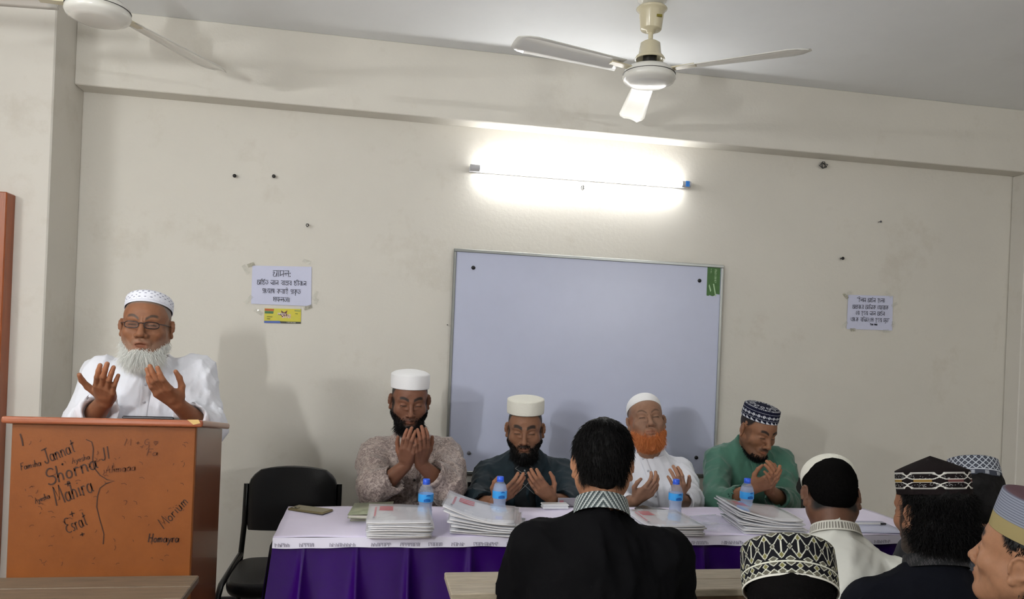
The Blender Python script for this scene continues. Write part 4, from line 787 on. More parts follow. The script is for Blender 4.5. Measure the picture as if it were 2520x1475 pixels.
def hand_field(curl, spread, thumb, h, fore, fr=(.029, .042), s=1.0):
    """right hand: wrist at 0, fingers +y, thumb +x, palm faces +z; fore = forearm end point; curl = per finger (a,b,c) radians"""
    lo = np.minimum((-.07, -.03, -.05), np.asarray(fore) - .05); hi = np.maximum((.095, .20, .13), np.asarray(fore) + .05); f = SDF(lo, hi, h)
    f.cone((0, -.004, -.002), fore, fr[0], fr[1], flat=((0, 0, 1), .78)); f.cone((0, 0, 0), (0, .03, 0), .024, .026, k=.01, flat=((0, 0, 1), .7))
    for i, (b, L, r) in enumerate(FING):
        b = np.array(b); f.cone((b[0] * .55, .012, 0), b, .0135, .0115, k=.012)
        a = 0.0; sp = spread * (1.5 - i) * .10; p = b.copy(); rr = r
        for j, l in enumerate(L):
            a += curl[i][j]; d = np.array((math.sin(sp) * math.cos(a), math.cos(sp) * math.cos(a), math.sin(a))); q = p + d * l * s
            f.cone(p, q, rr * (1.14 if j else 1.18), rr * 1.05, k=.0035); p = q; rr *= .93
    f.ell((.0, .05, .004), (.034, .042, .011), k=.012); f.ell((.026, .036, .011), (.015, .028, .013), k=.012); f.ell((-.026, .036, .008), (.012, .03, .011), k=.01)
    t = thumb; p = np.array((.024, .022, .006)); ds = [np.array(v) / np.linalg.norm(v) for v in t]
    for d, l, r0, r1 in zip(ds, (.042, .033, .027), (.0145, .0110, .0098), (.0115, .0098, .0078)):
        q = p + d * l; f.cone(p, q, r0, r1, k=.006); p = q
    return f
def hand_mesh(side, wrist, fdir, ndir, fore_world, P, curl=None, spread=1.0, thumb=None, h=.0029, s=.90):
    """side +1 right hand, -1 left hand; fdir finger direction, ndir palm normal; returns world verts, quads, colours"""
    F = nrm(fdir); N = np.asarray(ndir, float); N = nrm(N - F * (N @ F)); T = np.cross(F, N) * side; M = np.stack([T, F, N], 1)
    fl = M.T @ (np.asarray(fore_world) - np.asarray(wrist)) / s; curl = curl or [(.25, .35, .25)] * 4; thumb = thumb or [(.7, .7, .35), (.45, .9, .35), (.25, .95, .3)]
    f = hand_field(curl, spread, thumb, h, fl); V, Q = f.net()
    sk = np.array(lin(P['skin'])); C = np.tile(sk, (len(V), 1)); pal = sst(.0, .012, V[:, 2]) * (V[:, 1] > 0); C = C * (1 + .28 * pal[:, None] * np.array((1, .85, .8)))
    rg = np.sin(V[:, 1] * 300) * .5; tip = sst(.125, .17, V[:, 1]); C = C * (1 + .10 * tip[:, None])
    for b, L, r in FING:   # knuckle creases are a little darker
        k = np.exp(-((V[:, 0] - b[0]) / .007) ** 2 - ((V[:, 1] - b[1] - L[0]) / .006) ** 2) * (V[:, 2] < .012); C = C * (1 - .35 * k[:, None])
    W = (V * s) @ M.T + np.asarray(wrist)
    if np.linalg.det(M) < 0: Q = Q[:, ::-1]
    return W, Q, C
def folds(seed, amp, freq, n=5, axis=None):
    """creases of cloth: ridged waves, stretched along an axis, bent by slower waves"""
    rg = np.random.default_rng(seed); ks = rg.normal(0, 1, (n, 3)); ks /= np.linalg.norm(ks, axis=1, keepdims=True)
    if axis is not None: ks = ks - np.outer(ks @ nrm(axis), nrm(axis)) * .8; ks /= np.linalg.norm(ks, axis=1, keepdims=True)
    ks *= freq * rg.uniform(.6, 1.6, (n, 1)); ph = rg.uniform(0, 6.28, n); bend = rg.normal(0, 1, (n, 3)) * freq * .30; wt = rg.uniform(.5, 1.2, n)
    def fn(X, Y, Z):
        o = 0
        for k, p, b, w_ in zip(ks, ph, bend, wt):
            q = k[0] * X + k[1] * Y + k[2] * Z + p + 1.3 * np.sin(b[0] * X + b[1] * Y + b[2] * Z); r = 1 - np.abs(np.sin(q)); o = o + w_ * (.6 * np.sin(q * .53 + 1) - r * r * 1.1)
        return (o * (amp / n * 2)).astype(np.float32)
    return fn
def torso_field(J, h, k=.05):
    """clothing of the upper body. J: neck, shL, shR, elL, elR, wrL, wrR, hip, cuff radii etc. (L = image-left arm)"""
    pts = [np.asarray(J[n], float) for n in ('neck', 'shL', 'shR', 'elL', 'elR', 'cuL', 'cuR', 'hip') if n in J]
    lo = np.min(pts, 0) - .17; hi = np.max(pts, 0) + .17; lo[2] = min(lo[2], J['hip'][2] - .1); f = SDF(lo, hi, h)
    neck, hip = np.asarray(J['neck'], float), np.asarray(J['hip'], float); shL, shR = np.asarray(J['shL'], float), np.asarray(J['shR'], float)
    ax = nrm(shR - shL); up = nrm(neck - hip); fwd = nrm(np.cross(up, ax)); R = np.stack([ax, fwd, up], 1); W = np.linalg.norm(shR - shL); g = J.get('girth', 1.0); dp = J.get('depth', 1.0)
    mid = (shL + shR) / 2; ctr = mid * .62 + hip * .38
    f.ell(mid - up * .10, (W * .50 * g, .115 * dp * g, .17), R=R); f.ell(ctr - fwd * J.get('belly', 0.0), (W * .455 * g, .118 * dp * g, .22), k=k, R=R); f.ell(hip + up * .06, (W * .47 * g, .135 * dp * g, .19), k=k, R=R)
    f.cone(shL - up * .01 + ax * .035, shR - up * .01 - ax * .035, .052, .052, k=.05)
    for sh in (shL, shR): f.cone(neck - up * .03, sh - up * .004 + (ax * .02 if sh is shL else -ax * .02), .050, .046, k=.05)
    f.cone(neck - up * .002, neck - up * .06, .060, .085, k=.02)
    rs = J.get('sleeve', (.060, .056, .048))
    for n in ('L', 'R'):
        if 'el' + n not in J: continue
        sh, el, cu = (np.asarray(J[q + n], float) for q in ('sh', 'el', 'cu'))
        f.cone(sh, el, rs[0], rs[1], k=.035); f.cone(el, cu, rs[1], rs[2], k=.03)
    return f, (ax, fwd, up)
def hollow_cuffs(f, J):
    for n in ('L', 'R'):
        if 'el' + n not in J: continue
        el, cu = np.asarray(J['el' + n], float), np.asarray(J['cu' + n], float); d = nrm(cu - el); r = J.get('sleeve', (.060, .056, .048))[2]
        f.cone(cu + d * (r * .35), cu + d * (r + .05), r * 1.35, r * 1.7, op='sub'); f.cone(cu - d * .045, cu + d * .05, r - .007, r - .002, k=.004, op='sub')
SKIN = None
def skin_mat():
    return mat('skin', (120, 85, 60), rough=.50, var=.12, vscale=70, bump=.12, bscale=700, attr='Col', sss=.05, spec=.32)
def add_body(name, parts, parent, m=None):
    V, Q, C = [], [], []; k = 0
    for v, q, c in parts: V.append(v); Q.append(q + k); C.append(c); k += len(v)
    me = mesh_np(name, np.concatenate(V), np.concatenate(Q)); setcol(me, np.concatenate(C)); return link(name, me, m or skin_mat(), parent)
def field_obj(name, f, m, parent, colfn=None, M=None, t=None):
    V, Q = f.net(); W = V if M is None else V @ np.asarray(M).T + np.asarray(t); me = mesh_np(name, W, Q)
    if colfn is not None: setcol(me, colfn(V))
    return link(name, me, m, parent)
def cap_mesh(rings, n, c, R, sx, sy, colfn=None, th=.003):
    """cap from rings (radius, height); returns outer+inner wall grid as mesh arrays"""
    k = len(rings); a = np.linspace(0, 2 * np.pi, n, endpoint=False); V = []; 
    for r, z in rings: V.append(np.stack([r * sx * np.cos(a), r * sy * np.sin(a), np.full(n, z)], 1))
    V = np.concatenate(V); i = np.arange(k - 1)[:, None]; j = np.arange(n)[None, :]; j2 = (j + 1) % n
    Q = np.stack([i * n + j, i * n + j2, (i + 1) * n + j2, (i + 1) * n + j], 2).reshape(-1, 4); return V @ np.asarray(R).T + np.asarray(c), Q
def cap(name, c, R, w, l, hgt, parent, m, top='dome', patt=None, n=240, nz=60, flare=0.0, slope=0.0, dome=.35, dip=0.0):
    """embroidered / plain skull cap. c = centre of the rim, R rotation, w/l radii at the rim, hgt height of the wall"""
    rings = []; info = []
    for i in range(6): rings.append((1 - .035, .012 - .012 * i / 6)); info.append(-1)
    for i in range(nz + 1):
        t = i / nz; z = t * hgt; bul = .012 * math.sin(t * math.pi)
        rings.append((1 + flare * t + bul, z)); info.append(t)
    r1 = 1 + flare
    nt = 14
    for i in range(1, nt + 1):
        t = i / nt
        if top == 'flat': rr = r1 * (1 - t); zz = hgt + .006 * math.sin(min(1, t * 4) * math.pi / 2) * (1 if t < 1 else 1) - dip * math.sin(t * math.pi / 2)
        elif top == 'peak': rr = r1 * (1 - t); zz = hgt + dome * w * (t ** .9)
        else: rr = r1 * math.cos(t * math.pi / 2); zz = hgt + dome * w * math.sin(t * math.pi / 2)
        rings.append((max(rr, .0002), zz)); info.append(1 + t)
    V0, Q = cap_mesh(rings, n, (0, 0, 0), np.eye(3), w, l)
    V0[:, 2] += slope * V0[:, 1]; V = V0 @ np.asarray(R).T + np.asarray(c); me = mesh_np(name, V, Q)
    if patt is not None:
        t = np.repeat(np.array(info), n); a = np.tile(np.linspace(0, 2 * np.pi, n, endpoint=False), len(rings)); setcol(me, patt(a, t))
    return link(name, me, m, parent)

# ------------------------------------------------------------------ people: panel and audience
def march(f, P, d, n=400, step=None):
    """move points along d until they enter the field"""
    P = np.array(P, float); step = step or f.h * .5; d = np.asarray(d, float); live = np.ones(len(P), bool)
    for _ in range(n):
        live &= f.sample(P) > 0
        if not live.any(): break
        P[live] += d * step
    ok = ~live
    if live.any() and ok.any():      # rays that missed take the depth of their neighbours
        dep = P @ d; dep[live] = np.interp(np.where(live)[0], np.where(ok)[0], dep[ok]); P = P + np.outer(dep - P @ d, d)
    return P
def cloth(name, col, var=.06, bump=.25, bscale=22, rough=.8, sheen=.08, **k): return mat(name, col, rough=rough, var=var, vscale=k.pop('vscale', 5), bump=bump, bscale=bscale, sheen=sheen, spec=k.pop('spec', .2), **k)
def placket(f, pts, wid, d, m, parent, name='placket', th=.003, n=40):
    """strip lying on the shirt front along a line of points (world)"""
    pts = np.asarray(pts, float); t = np.linspace(0, len(pts) - 1, n); C = np.stack([np.interp(t, np.arange(len(pts)), pts[:, i]) for i in range(3)], 1); tan = np.gradient(C, axis=0); side = np.cross(tan, d); side /= np.linalg.norm(side, axis=1, keepdims=True)
    G = []
    for s in np.linspace(-1, 1, 5): G.append(march(f, C + side * s * wid / 2, d))
    G = np.stack(G, 1); k = np.ones(5) / 5
    for c in range(3):
        for j in range(5): G[2:-2, j, c] = np.convolve(G[:, j, c], k, 'valid')
    G = G - np.asarray(d) * .002
    o = MB().slab(G[:, ::-1] if np.cross(side[n // 2], tan[n // 2]) @ np.asarray(d) > 0 else G, th).build(name, m, parent); return G
def buttons(G, idx, m, parent, r=.0055, d=(0, 1, 0)):
    for i in idx:
        c = G[i, 2] - np.asarray(d) * .004; MB().lathe(c, [(0, .003), (r * .7, .003), (r, .0015), (r, -.002)], n=14, M=Matrix.Rotation(math.pi / 2, 3, 'X')).build('button', m, parent)
def collar(neck, up, R, parent, m, r=.064, h=.03, sy=1.08, th=.004, flare=.06, gap=None):
    M = np.asarray(R); rows = []
    for j in range(6):
        t = j / 5; row = []
        for a in np.linspace(0, 2 * np.pi, 40, endpoint=False): rr = r * (1 - flare * t); row.append(np.asarray(neck) + M @ np.array((rr * math.cos(a), rr * sy * math.sin(a), h * (t - .35))))
        rows.append(row)
    for j in range(6):
        t = 1 - j / 5; rows.append([np.asarray(neck) + M @ np.array(((r - th) * (1 - flare * t) * math.cos(a), (r - th) * (1 - flare * t) * sy * math.sin(a), h * (t - .35))) for a in np.linspace(0, 2 * np.pi, 40, endpoint=False)])
    return MB().grid(rows, close=True).build('collar', m, parent)
def inner_body(J, P, extra=()):
    """plain trunk and arms under the clothes, part of the body mesh"""
    pts = [np.asarray(J[k], float) for k in J if isinstance(J[k], (tuple, list, np.ndarray)) and len(J[k]) == 3 and k != 'sleeve']; f = SDF(np.min(pts, 0) - .14, np.max(pts, 0) + .14, .012)
    n, hp, a, b = (np.asarray(J[k], float) for k in ('neck', 'hip', 'shL', 'shR')); m = (a + b) / 2; f.cone(m * .75 + hp * .25, hp, .085, .085); f.cone(a * .8 + b * .2, b * .8 + a * .2, .042, k=.04); f.cone(n, m * .8 + hp * .2, .05, .07, k=.03)
    for s in ('L', 'R'):
        if 'el' + s in J: f.cone(J['sh' + s], J['el' + s], .040, .034, k=.03); f.cone(J['el' + s], J['wr' + s], .034, .024, k=.02)
    V, Q = f.net(); return V, Q, np.tile(np.array(lin(P['skin'])), (len(V), 1))
def trousers(hip, knees, feet, m, parent):
    pts = [np.asarray(q, float) for q in (hip, *knees, *feet)]; f = SDF(np.min(pts, 0) - .14, np.max(pts, 0) + .14, .013); h = np.asarray(hip, float)
    for s, (k_, f_) in zip((-1, 1), zip(knees, feet)):
        k_, f_ = np.asarray(k_, float), np.asarray(f_, float); f.cone(h + np.array((s * .085, 0, 0)), k_, .085, .066, k=.05); f.cone(k_, f_ + np.array((0, 0, .05)), .066, .055, k=.03)
    field_obj('trousers', f, m, parent)
    for f_, k_ in zip(feet, knees):
        d = np.asarray(k_, float) - h; d[2] = 0; d = d / np.linalg.norm(d) if np.linalg.norm(d) > .05 else np.array((0, -1., 0)); g = SDF(np.asarray(f_) - .2, np.asarray(f_) + .2, .010); a = np.asarray(f_, float) + np.array((0, 0, .035)); g.cone(a - d * .05, a + d * .13, .038, .033); g.plane((0, 0, f_[2] + .002), (0, 0, -1)); field_obj('shoe', g, MATS['black_vinyl'], parent)
def scalp_strands(f, R, c, V, mask, n, L, rad, m, parent, name='hair', seed=1, droop=.8, flow=None, lift=.4, jit=.2, wave=0, cols=None, down=(0, 0, -1), seg=2):
    """strands rooted on head-frame verts picked by mask (probability)"""
    rg = np.random.default_rng(seed); p = mask / mask.sum(); idx = rg.choice(len(V), n, p=p); N = f.grad(V[idx]); fl = flow(V[idx]) if flow is not None else np.tile((0, 0, -1.0), (n, 1)); D = N * lift + fl * (1 - lift); D /= np.linalg.norm(D, axis=1, keepdims=True)
    Lr = L(V[idx]) if callable(L) else L
    return strands(name, (V[idx] - N * .001) @ R.T + c, D @ R.T, Lr, rad, m, parent, droop=droop, jit=jit, seed=seed, wave=wave, cols=cols, down=down, seg=seg)
def person(label, hc, rot, P, J, shirt, group=None, hands=None, hres=.0026, sres=.0076, fold=(.004, 30), legs=None, trous=None, axis=None, coll=None, wrinkles=None):
    """hc head centre, rot head rotation (3x3), J joints, hands list of dicts; returns dict of what was built"""
    hc = np.asarray(hc, float); base = (J['hip'][0], J['hip'][1], 0 if legs else J['hip'][2] - .1); e = empty('person', base, label, 'person', group)
    neck = np.asarray(J['neck'], float); P = dict(P); P['neck_local'] = tuple(rot.T @ (neck + np.array((0, 0, -.045)) - hc)); f, V, Q, C = head(P, hres); parts = [(V @ rot.T + hc, Q, C)]
    for H in hands or []: parts.append(hand_mesh(P=P, **H))
    parts.append(inner_body(J, P)); body = add_body('body', parts, e)
    tf, fr = torso_field(J, sres); tf.warp(folds(J.get('seed', 1), fold[0], fold[1], 6, axis))
    for a, b, r, k_ in wrinkles or []: tf.cone(a, b, r, k=k_)
    hollow_cuffs(tf, J); tf.cone(neck + fr[2] * .0, neck + fr[2] * .12, .052, .06, k=.004, op='sub'); tf.ell(hc, (.08, .1, .118), k=.004, op='sub', R=rot); sh = field_obj('kurta', tf, shirt, e)
    if trous is not None and legs: trousers(J['hip'], legs[0], legs[1], trous, e)
    if coll: collar(neck + np.asarray(coll.get('off', (0, 0, 0))), None, coll.get('R', np.eye(3)), e, coll['m'], coll.get('r', .064), coll.get('h', .03))
    return dict(e=e, f=f, V=V, R=rot, c=hc, tf=tf, P=P)
def hairmask(V, w=1.0, low=-.062):
    x, y, z = np.abs(V[:, 0]) / w, V[:, 1], V[:, 2]; m = np.maximum(sst(.064, .078, z + .25 * (y + .05)), sst(.02, .04, y) * sst(low - .012, low, z)); m = np.maximum(m, sst(-.03, -.018, y + .35 * (z - .03)) * sst(.0, .015, z + .9 * (y - .01))); ear = (x > .078) | ((x > .070) & (y > -.010) & (y < .034) & (z > -.05) & (z < .024)); return m * (~ear)
def beardmask(V, w=1.0, must=False, low=-.128, top=0.0):
    x, y, z = np.abs(V[:, 0]) / w, V[:, 1], V[:, 2]; jl = sst(-.05 - top, -.07 - top, z - (.62 + top * 8) * (x - .045) * (x > .03)) * sst(.030, .008, y) * (x < .079) * sst(low - .01, low, z); mou = np.exp(-((z + .074) / .0135) ** 4 - (x / .026) ** 4); jl = jl * (1 - np.clip(mou * 1.2, 0, 1) * (y < -.07))
    if must: jl = np.maximum(jl, np.exp(-((z + .0565 + .10 * np.maximum(x - .012, 0)) / .0062) ** 4 - (x / .031) ** 4) * (y < -.075))
    return jl
M_HAIRB = mat('black_hair', (10, 9, 10), rough=.62, spec=.15); M_SHORT = mat('short_black_hair', (13, 12, 12), rough=.95, spec=.03, bump=.5, bscale=900); M_HAIRW = mat('white_hair', (240, 241, 236), rough=.6, var=.15, vscale=60); M_HAIRO = mat('hennaed_hair', (190, 98, 44), rough=.6, var=.25, vscale=60, var2=(222, 146, 88))
def capat(D, z=.052, y=.012, tilt=0.0, roll=0.0):
    """centre and rotation for a cap sitting on head D"""
    return D['c'] + D['R'] @ np.array((0, y, z)), D['R'] @ rotm(0, tilt, roll)
def beard_volume(D, pts, m, name='beard_mass', h=.004, noise=.004, k=.02):
    f = SDF((-.1, -.16, -.27), (.1, .06, .0), h)
    for a, b, ra, rb in pts: f.cone(a, b, ra, rb, k=k)
    f.warp(folds(5, noise, 260, 6, (0, 0, 1))); return field_obj(name, f, m, D['e'], M=D['R'], t=D['c'])

A = onY
def PT(u, v, Y): return A(u, v, Y) + np.array((0, -.35, 0))
def off(p, dx=0, dy=0, dz=0): return np.asarray(p, float) + np.array((dx, dy, dz))
C_WHITE = cloth('white_kurta', (226, 228, 236), var=.03, bump=.4); C_WHITE2 = cloth('cream_white_kurta', (222, 222, 214), var=.03, bump=.22); C_BLACK = cloth('black_kurta', (9, 9, 11), var=.15, bump=.2, sheen=0, spec=.06); C_NAVYB = cloth('dark_navy_kurta', (11, 13, 20), var=.15, bump=.2, sheen=0, spec=.08); C_GREEN = cloth('green_kurta', (60, 102, 86), var=.10, bump=.22, rough=.6, sheen=.3); C_TEAL = cloth('dark_teal_kurta', (16, 32, 40), var=.12, bump=.22, rough=.65); C_TROU = cloth('dark_trousers', (40, 40, 46)); C_GREY = cloth('grey_kurta', (70, 72, 78))
# beige kurta with a woven floral pattern
C_BEIGE = mat('brocade_kurta', (140, 122, 114), rough=.6, bump=.25, bscale=22, sheen=.2); _nt = C_BEIGE.node_tree
_tc = _nt.nodes.new('ShaderNodeTexCoord'); _n1 = _nt.nodes.new('ShaderNodeTexNoise'); _n1.inputs['Scale'].default_value = 52; _n1.inputs['Detail'].default_value = 4; _n1.inputs['Distortion'].default_value = 2.2
_r1 = _nt.nodes.new('ShaderNodeValToRGB'); _r1.color_ramp.elements[0].position = .40; _r1.color_ramp.elements[0].color = lin((112, 97, 94)) + (1,); _r1.color_ramp.elements[1].position = .60; _r1.color_ramp.elements[1].color = lin((164, 149, 141)) + (1,)
_nt.links.new(_tc.outputs['Object'], _n1.inputs['Vector']); _nt.links.new(_n1.outputs['Fac'], _r1.inputs[0]); _nt.links.new(_r1.outputs[0], _nt.nodes['Principled BSDF'].inputs['Base Color'])
M_CAPW = mat('white_cap_cloth', (236, 236, 238), rough=.8, bump=.15, bscale=300, sheen=.2); M_CAPC = mat('cream_cap_cloth', (228, 226, 214), rough=.85, bump=.4, bscale=260, sheen=.2); M_CAPP = mat('embroidered_cap_cloth', (128, 128, 128), rough=.85, attr='Col', bump=.15, bscale=500, spec=.08)
M_BTN = mat('pearl_button', (190, 192, 200), rough=.3); M_BTND = mat('dark_button', (50, 40, 36), rough=.3); M_BTNG = mat('grey_button', (120, 124, 126), rough=.25, metal=.6)
cur_cup = [(.28, .42, .30), (.26, .42, .30), (.28, .44, .30), (.32, .46, .30)]; cur_soft = [(.20, .30, .22), (.18, .30, .22), (.22, .32, .22), (.28, .36, .25)]; cur_deep = [(.42, .55, .35)] * 4; cur_fist = [(.5, .8, .5), (.6, .85, .5), (.65, .9, .5), (.7, .9, .5)]
def patt_dots(a, t):   # pierced white cap
    base = np.array(lin((232, 234, 244))); C = np.tile(base, (len(a), 1)); u = a / (2 * np.pi) * 26; v = t * 5; row = np.floor(v); fu = (u + .5 * (row % 2)) % 1 - .5; fv = v % 1 - .5; m = ((fu * 1.1) ** 2 + (fv * .9) ** 2 < .055) & (t > .34) & (t < 1.3) & ((np.floor((u / 3.0)) + row) % 4 != 1); C[m] = lin((150, 152, 172)); l = (np.abs(t - .22) < .018) | (np.abs(t - .10) < .012); C[l] = lin((196, 198, 214)); return C
def lines(d, w_): return d < w_
def patt_navy(a, t):
    u = a / (2 * np.pi) * 22; C = np.tile(np.array(lin((22, 24, 42))), (len(a), 1)); wht = np.array(lin((205, 208, 214))); fu = u % 1
    m = (t > .03) & (t < .24) & (fu < 1 - np.abs(t - .03) / .24) & (fu > .12); m |= (np.abs(fu - .5) * .55 + np.abs(t - .52) * 1.0 < .17) & (np.abs(fu - .5) > .05); m |= (np.abs(t - .29) < .012) & (u * 3 % 1 < .6); m |= (np.abs(t - .80) < .012) & (u * 3 % 1 < .6); m |= (np.abs(((u + .5) % 1) - .5) * .8 + np.abs(t - .52) < .07)
    ut = a / (2 * np.pi) * 12 % 1; m |= (t > 1.1) & (np.abs(np.hypot((ut - .5) * .5, (t - 1.38)) - .14) < .035); m |= (t > 1.02) & (t < 1.08) & (u * 3 % 1 < .5); C[m] = wht; return C
def patt_hex(a, t):     # black velvet with white linked hexagons
    n = 7; u = a / (2 * np.pi) * n; fu = (u % 1 - .5) * 2; C = np.tile(np.array(lin((24, 19, 20))), (len(a), 1)); wht = np.array(lin((214, 212, 206)))
    def hexd(x, y, hx, hy): return np.maximum(np.abs(y) / hy, (np.abs(x) / hx) * .72 + np.abs(y) / hy * .45)
    m = np.zeros(len(a), bool); fill = np.zeros(len(a), bool)
    for yc, hy in ((.76, .13), (.40, .13)): d = hexd(fu, t - yc, .92, hy); m |= np.abs(d - .88) < .075
    d = hexd(fu, t - .58, .98, .36); m |= (np.abs(d - .93) < .030); midb = (np.abs(t - .58) < .05) & (np.abs(fu) < .55); C[midb] = lin((96, 60, 58)); g = midb & ((np.floor(u) % 3) == 0); C[g] = lin((140, 112, 60)); m |= ((np.abs(np.abs(t - .58) - .065) < .013) & (np.abs(fu) < .62))
    sp_ = (hexd(fu, t - .76, .92, .13) < .7) | (hexd(fu, t - .40, .92, .13) < .7); rg = np.random.default_rng(4); C[sp_ & (rg.random(len(a)) < .06)] = lin((190, 190, 190)); tp = (t > 1.25) & (t < 1.8) & (np.abs(((a - 4.3 + np.pi) % (2 * np.pi)) - np.pi) < .55); m |= tp & ((np.abs(t * 6 % 1 - .5) < .16)); C[m] = wht; return C
def patt_lattice(a, t):
    u = a / (2 * np.pi) * 24; C = np.tile(np.array(lin((96, 102, 114))), (len(a), 1)); wht = np.array(lin((190, 194, 202))); p_ = (u + t * 3.2) % 1; q_ = (u - t * 3.2) % 1; cell = np.maximum(np.abs(p_ - .5), np.abs(q_ - .5)); C[cell < .30] = lin((44, 46, 56)); C[cell < .14] = lin((104, 106, 116)); m = (np.minimum(p_, 1 - p_) < .09) | (np.minimum(q_, 1 - q_) < .09); C[m] = wht; b = (t < .28); C[b] = lin((60, 64, 74)); k = b & (t > .05) & (t < .24) & (np.abs((u * 1.0) % 2 - .5) < .36) & ((u * 6) % 1 < .5); C[k] = wht; C[np.abs(t - .30) < .02] = wht; tp = t > 1.03; C[tp] = lin((88, 94, 106)); return C
def patt_star(a, t):     # black and olive star tiles edged in white
    n = 18; u = a / (2 * np.pi) * n; wht = np.array(lin((206, 206, 192))); blk = np.array(lin((20, 20, 24))); grey = np.array(lin((92, 90, 78))); olive = np.array(lin((112, 108, 66))); C = np.tile(blk, (len(a), 1)); m = np.zeros(len(a), bool)
    fu = (u % 1 - .5) * 2; v = (t - .36) / .62
    def dia(x, y, hx, hy): return np.abs(x) / hx + np.abs(y) / hy
    up = t > .33
    for xo, yc, hx, hy, col in ((0, .5, .26, .10, grey), (1, .84, .34, .13, olive), (1, .18, .34, .13, olive), (0, .03, .55, .10, grey), (0, .99, .62, .10, grey)):
        x = fu if xo == 0 else (np.abs(fu) - 1); d = dia(x, v - yc, hx, hy); C[up & (d < .85)] = col; m |= up & (np.abs(d - 1) < .13)
    m |= up & (np.abs(np.abs(fu) * .9 - np.abs(v - .5) * 1.9) < .055) & (np.abs(v - .5) < .42) & (np.abs(fu) > .2); m |= up & (np.abs(np.abs(fu) - .98) < .05) & (np.abs(v - .5) < .20)
    lo = (t > .06) & (t < .30); v2 = (t - .07) / .22
    for xo, yc, hx, hy, col in ((1, .72, .36, .30, olive), (1, .12, .55, .34, grey), (0, 1.0, .5, .32, grey), (0, .0, .55, .36, grey)):
        x = fu if xo == 0 else (np.abs(fu) - 1); d = dia(x, v2 - yc, hx, hy); C[lo & (d < .85)] = col; m |= lo & (np.abs(d - 1) < .14)
    m |= np.abs(t - .325) < .020; C[m] = wht; C[(t < .05)] = lin((214, 212, 202)); C[t > .985] = lin((104, 102, 90)); return C
def patt_ribbed(a, t):
    C = np.tile(np.array(lin((134, 138, 152))), (len(a), 1)); C[((t * 16) % 1 < .3) & (t > .38)] = lin((98, 102, 116)); C[t <= .38] = lin((150, 136, 96)); C[t > 1.05] = lin((92, 70, 76)); return C
def seatlegs(hip, d, yfloor=0.0, sp=.10):
    h = np.asarray(hip, float); d = np.asarray(d, float); k = [h + d * .36 + np.array((s * sp, 0, -.0)) for s in (-1, 1)]; return k, [np.array((q[0] + d[0] * .03, q[1] + d[1] * .03, yfloor)) for q in k]

# --- speaker at the lectern
Y0 = 3.02; hc = A(361, 803, Y0); R = rotm(.09, -.06, .02); nk = off(A(372, 902, Y0 + .06), 0, 0, 0)
J = dict(neck=nk, shL=A(250, 925, Y0 + .10), shR=A(478, 925, Y0 + .10), elL=A(205, 1052, Y0 + .02), elR=A(510, 1055, Y0 + .0), cuL=A(247, 1008, Y0 - .16), cuR=A(458, 1022, Y0 - .16), wrL=A(257, 988, Y0 - .18), wrR=A(437, 994, Y0 - .18), hip=off(nk, .0, .02, -.56), girth=1.06, belly=.015, seed=3, sleeve=(.072, .064, .052))
D = person('elderly man in white kurta, cap and glasses praying at the lectern', hc, R, dict(skin=(134, 91, 66), furrow=1, mouth=1.3, w=1.02, jaw=1.03, beard=.2, beardc=(170, 165, 155), must=.25, mustc=(120, 100, 88), hairc=(120, 116, 112), hairm=.75, browc=(70, 58, 50), brow=.9, nose=1.08), J, C_WHITE, hands=[
    dict(side=1, wrist=J['wrL'], fdir=(.26, -.95, .70), ndir=(.25, .75, .8), fore_world=J['elL'] * .6 + J['cuL'] * .4, curl=[(.18, .28, .2), (.2, .3, .2), (.24, .34, .2), (.3, .36, .2)], spread=.15, s=.97, thumb=[(.95, .5, .1), (.75, .9, .1), (.35, 1, .1)]),
    dict(side=-1, wrist=J['wrR'], fdir=(-.50, -.90, .72), ndir=(-.05, .75, .8), fore_world=J['elR'] * .6 + J['cuR'] * .4, curl=cur_soft, spread=.0, s=.97, thumb=[(.5, .7, .6), (.2, .9, .5), (0, 1, .4)])], fold=(.016, 42), axis=(.2, .1, 1), trous=C_TROU, legs=None)
h_ = J['hip']; trousers(h_, [h_ + np.array((s * .10, -.03, -.42)) for s in (-1, 1)], [np.array((h_[0] + s * .11, h_[1], 0)) for s in (-1, 1)], C_WHITE, D['e'])
G = placket(D['tf'], [PT(354, 912, Y0 - .06), PT(350, 970, Y0 - .08), PT(345, 1040, Y0 - .08), PT(342, 1080, Y0 - .08)], .030, (0, 1, 0), C_WHITE, D['e']); buttons(G, (2, 8, 17, 26), M_BTN, D['e'])
c, Rc = capat(D, .057, .020, -.29); cap('skull_cap', c, Rc, .0815, .0975, .036, D['e'], M_CAPP, 'dome', patt_dots, n=220, nz=44, dome=.34)
bm = beardmask(D['V'], 1.02, low=-.124, top=.030); beard_volume(D, [((0, -.062, -.120), (0, -.074, -.150), .020, .012), ((-.045, -.030, -.092), (-.022, -.062, -.140), .016, .010), ((.045, -.030, -.092), (.022, -.062, -.140), .016, .010)], M_HAIRW, noise=.004)
scalp_strands(D['f'], D['R'], D['c'], D['V'], bm, 6000, lambda v: .026 + .040 * sst(-.07, -.105, v[:, 2]) * sst(.0, -.05, v[:, 1]), .0006, M_HAIRW, D['e'], 'beard', 3, droop=.8, lift=.34, jit=.34, wave=.004, seg=3)
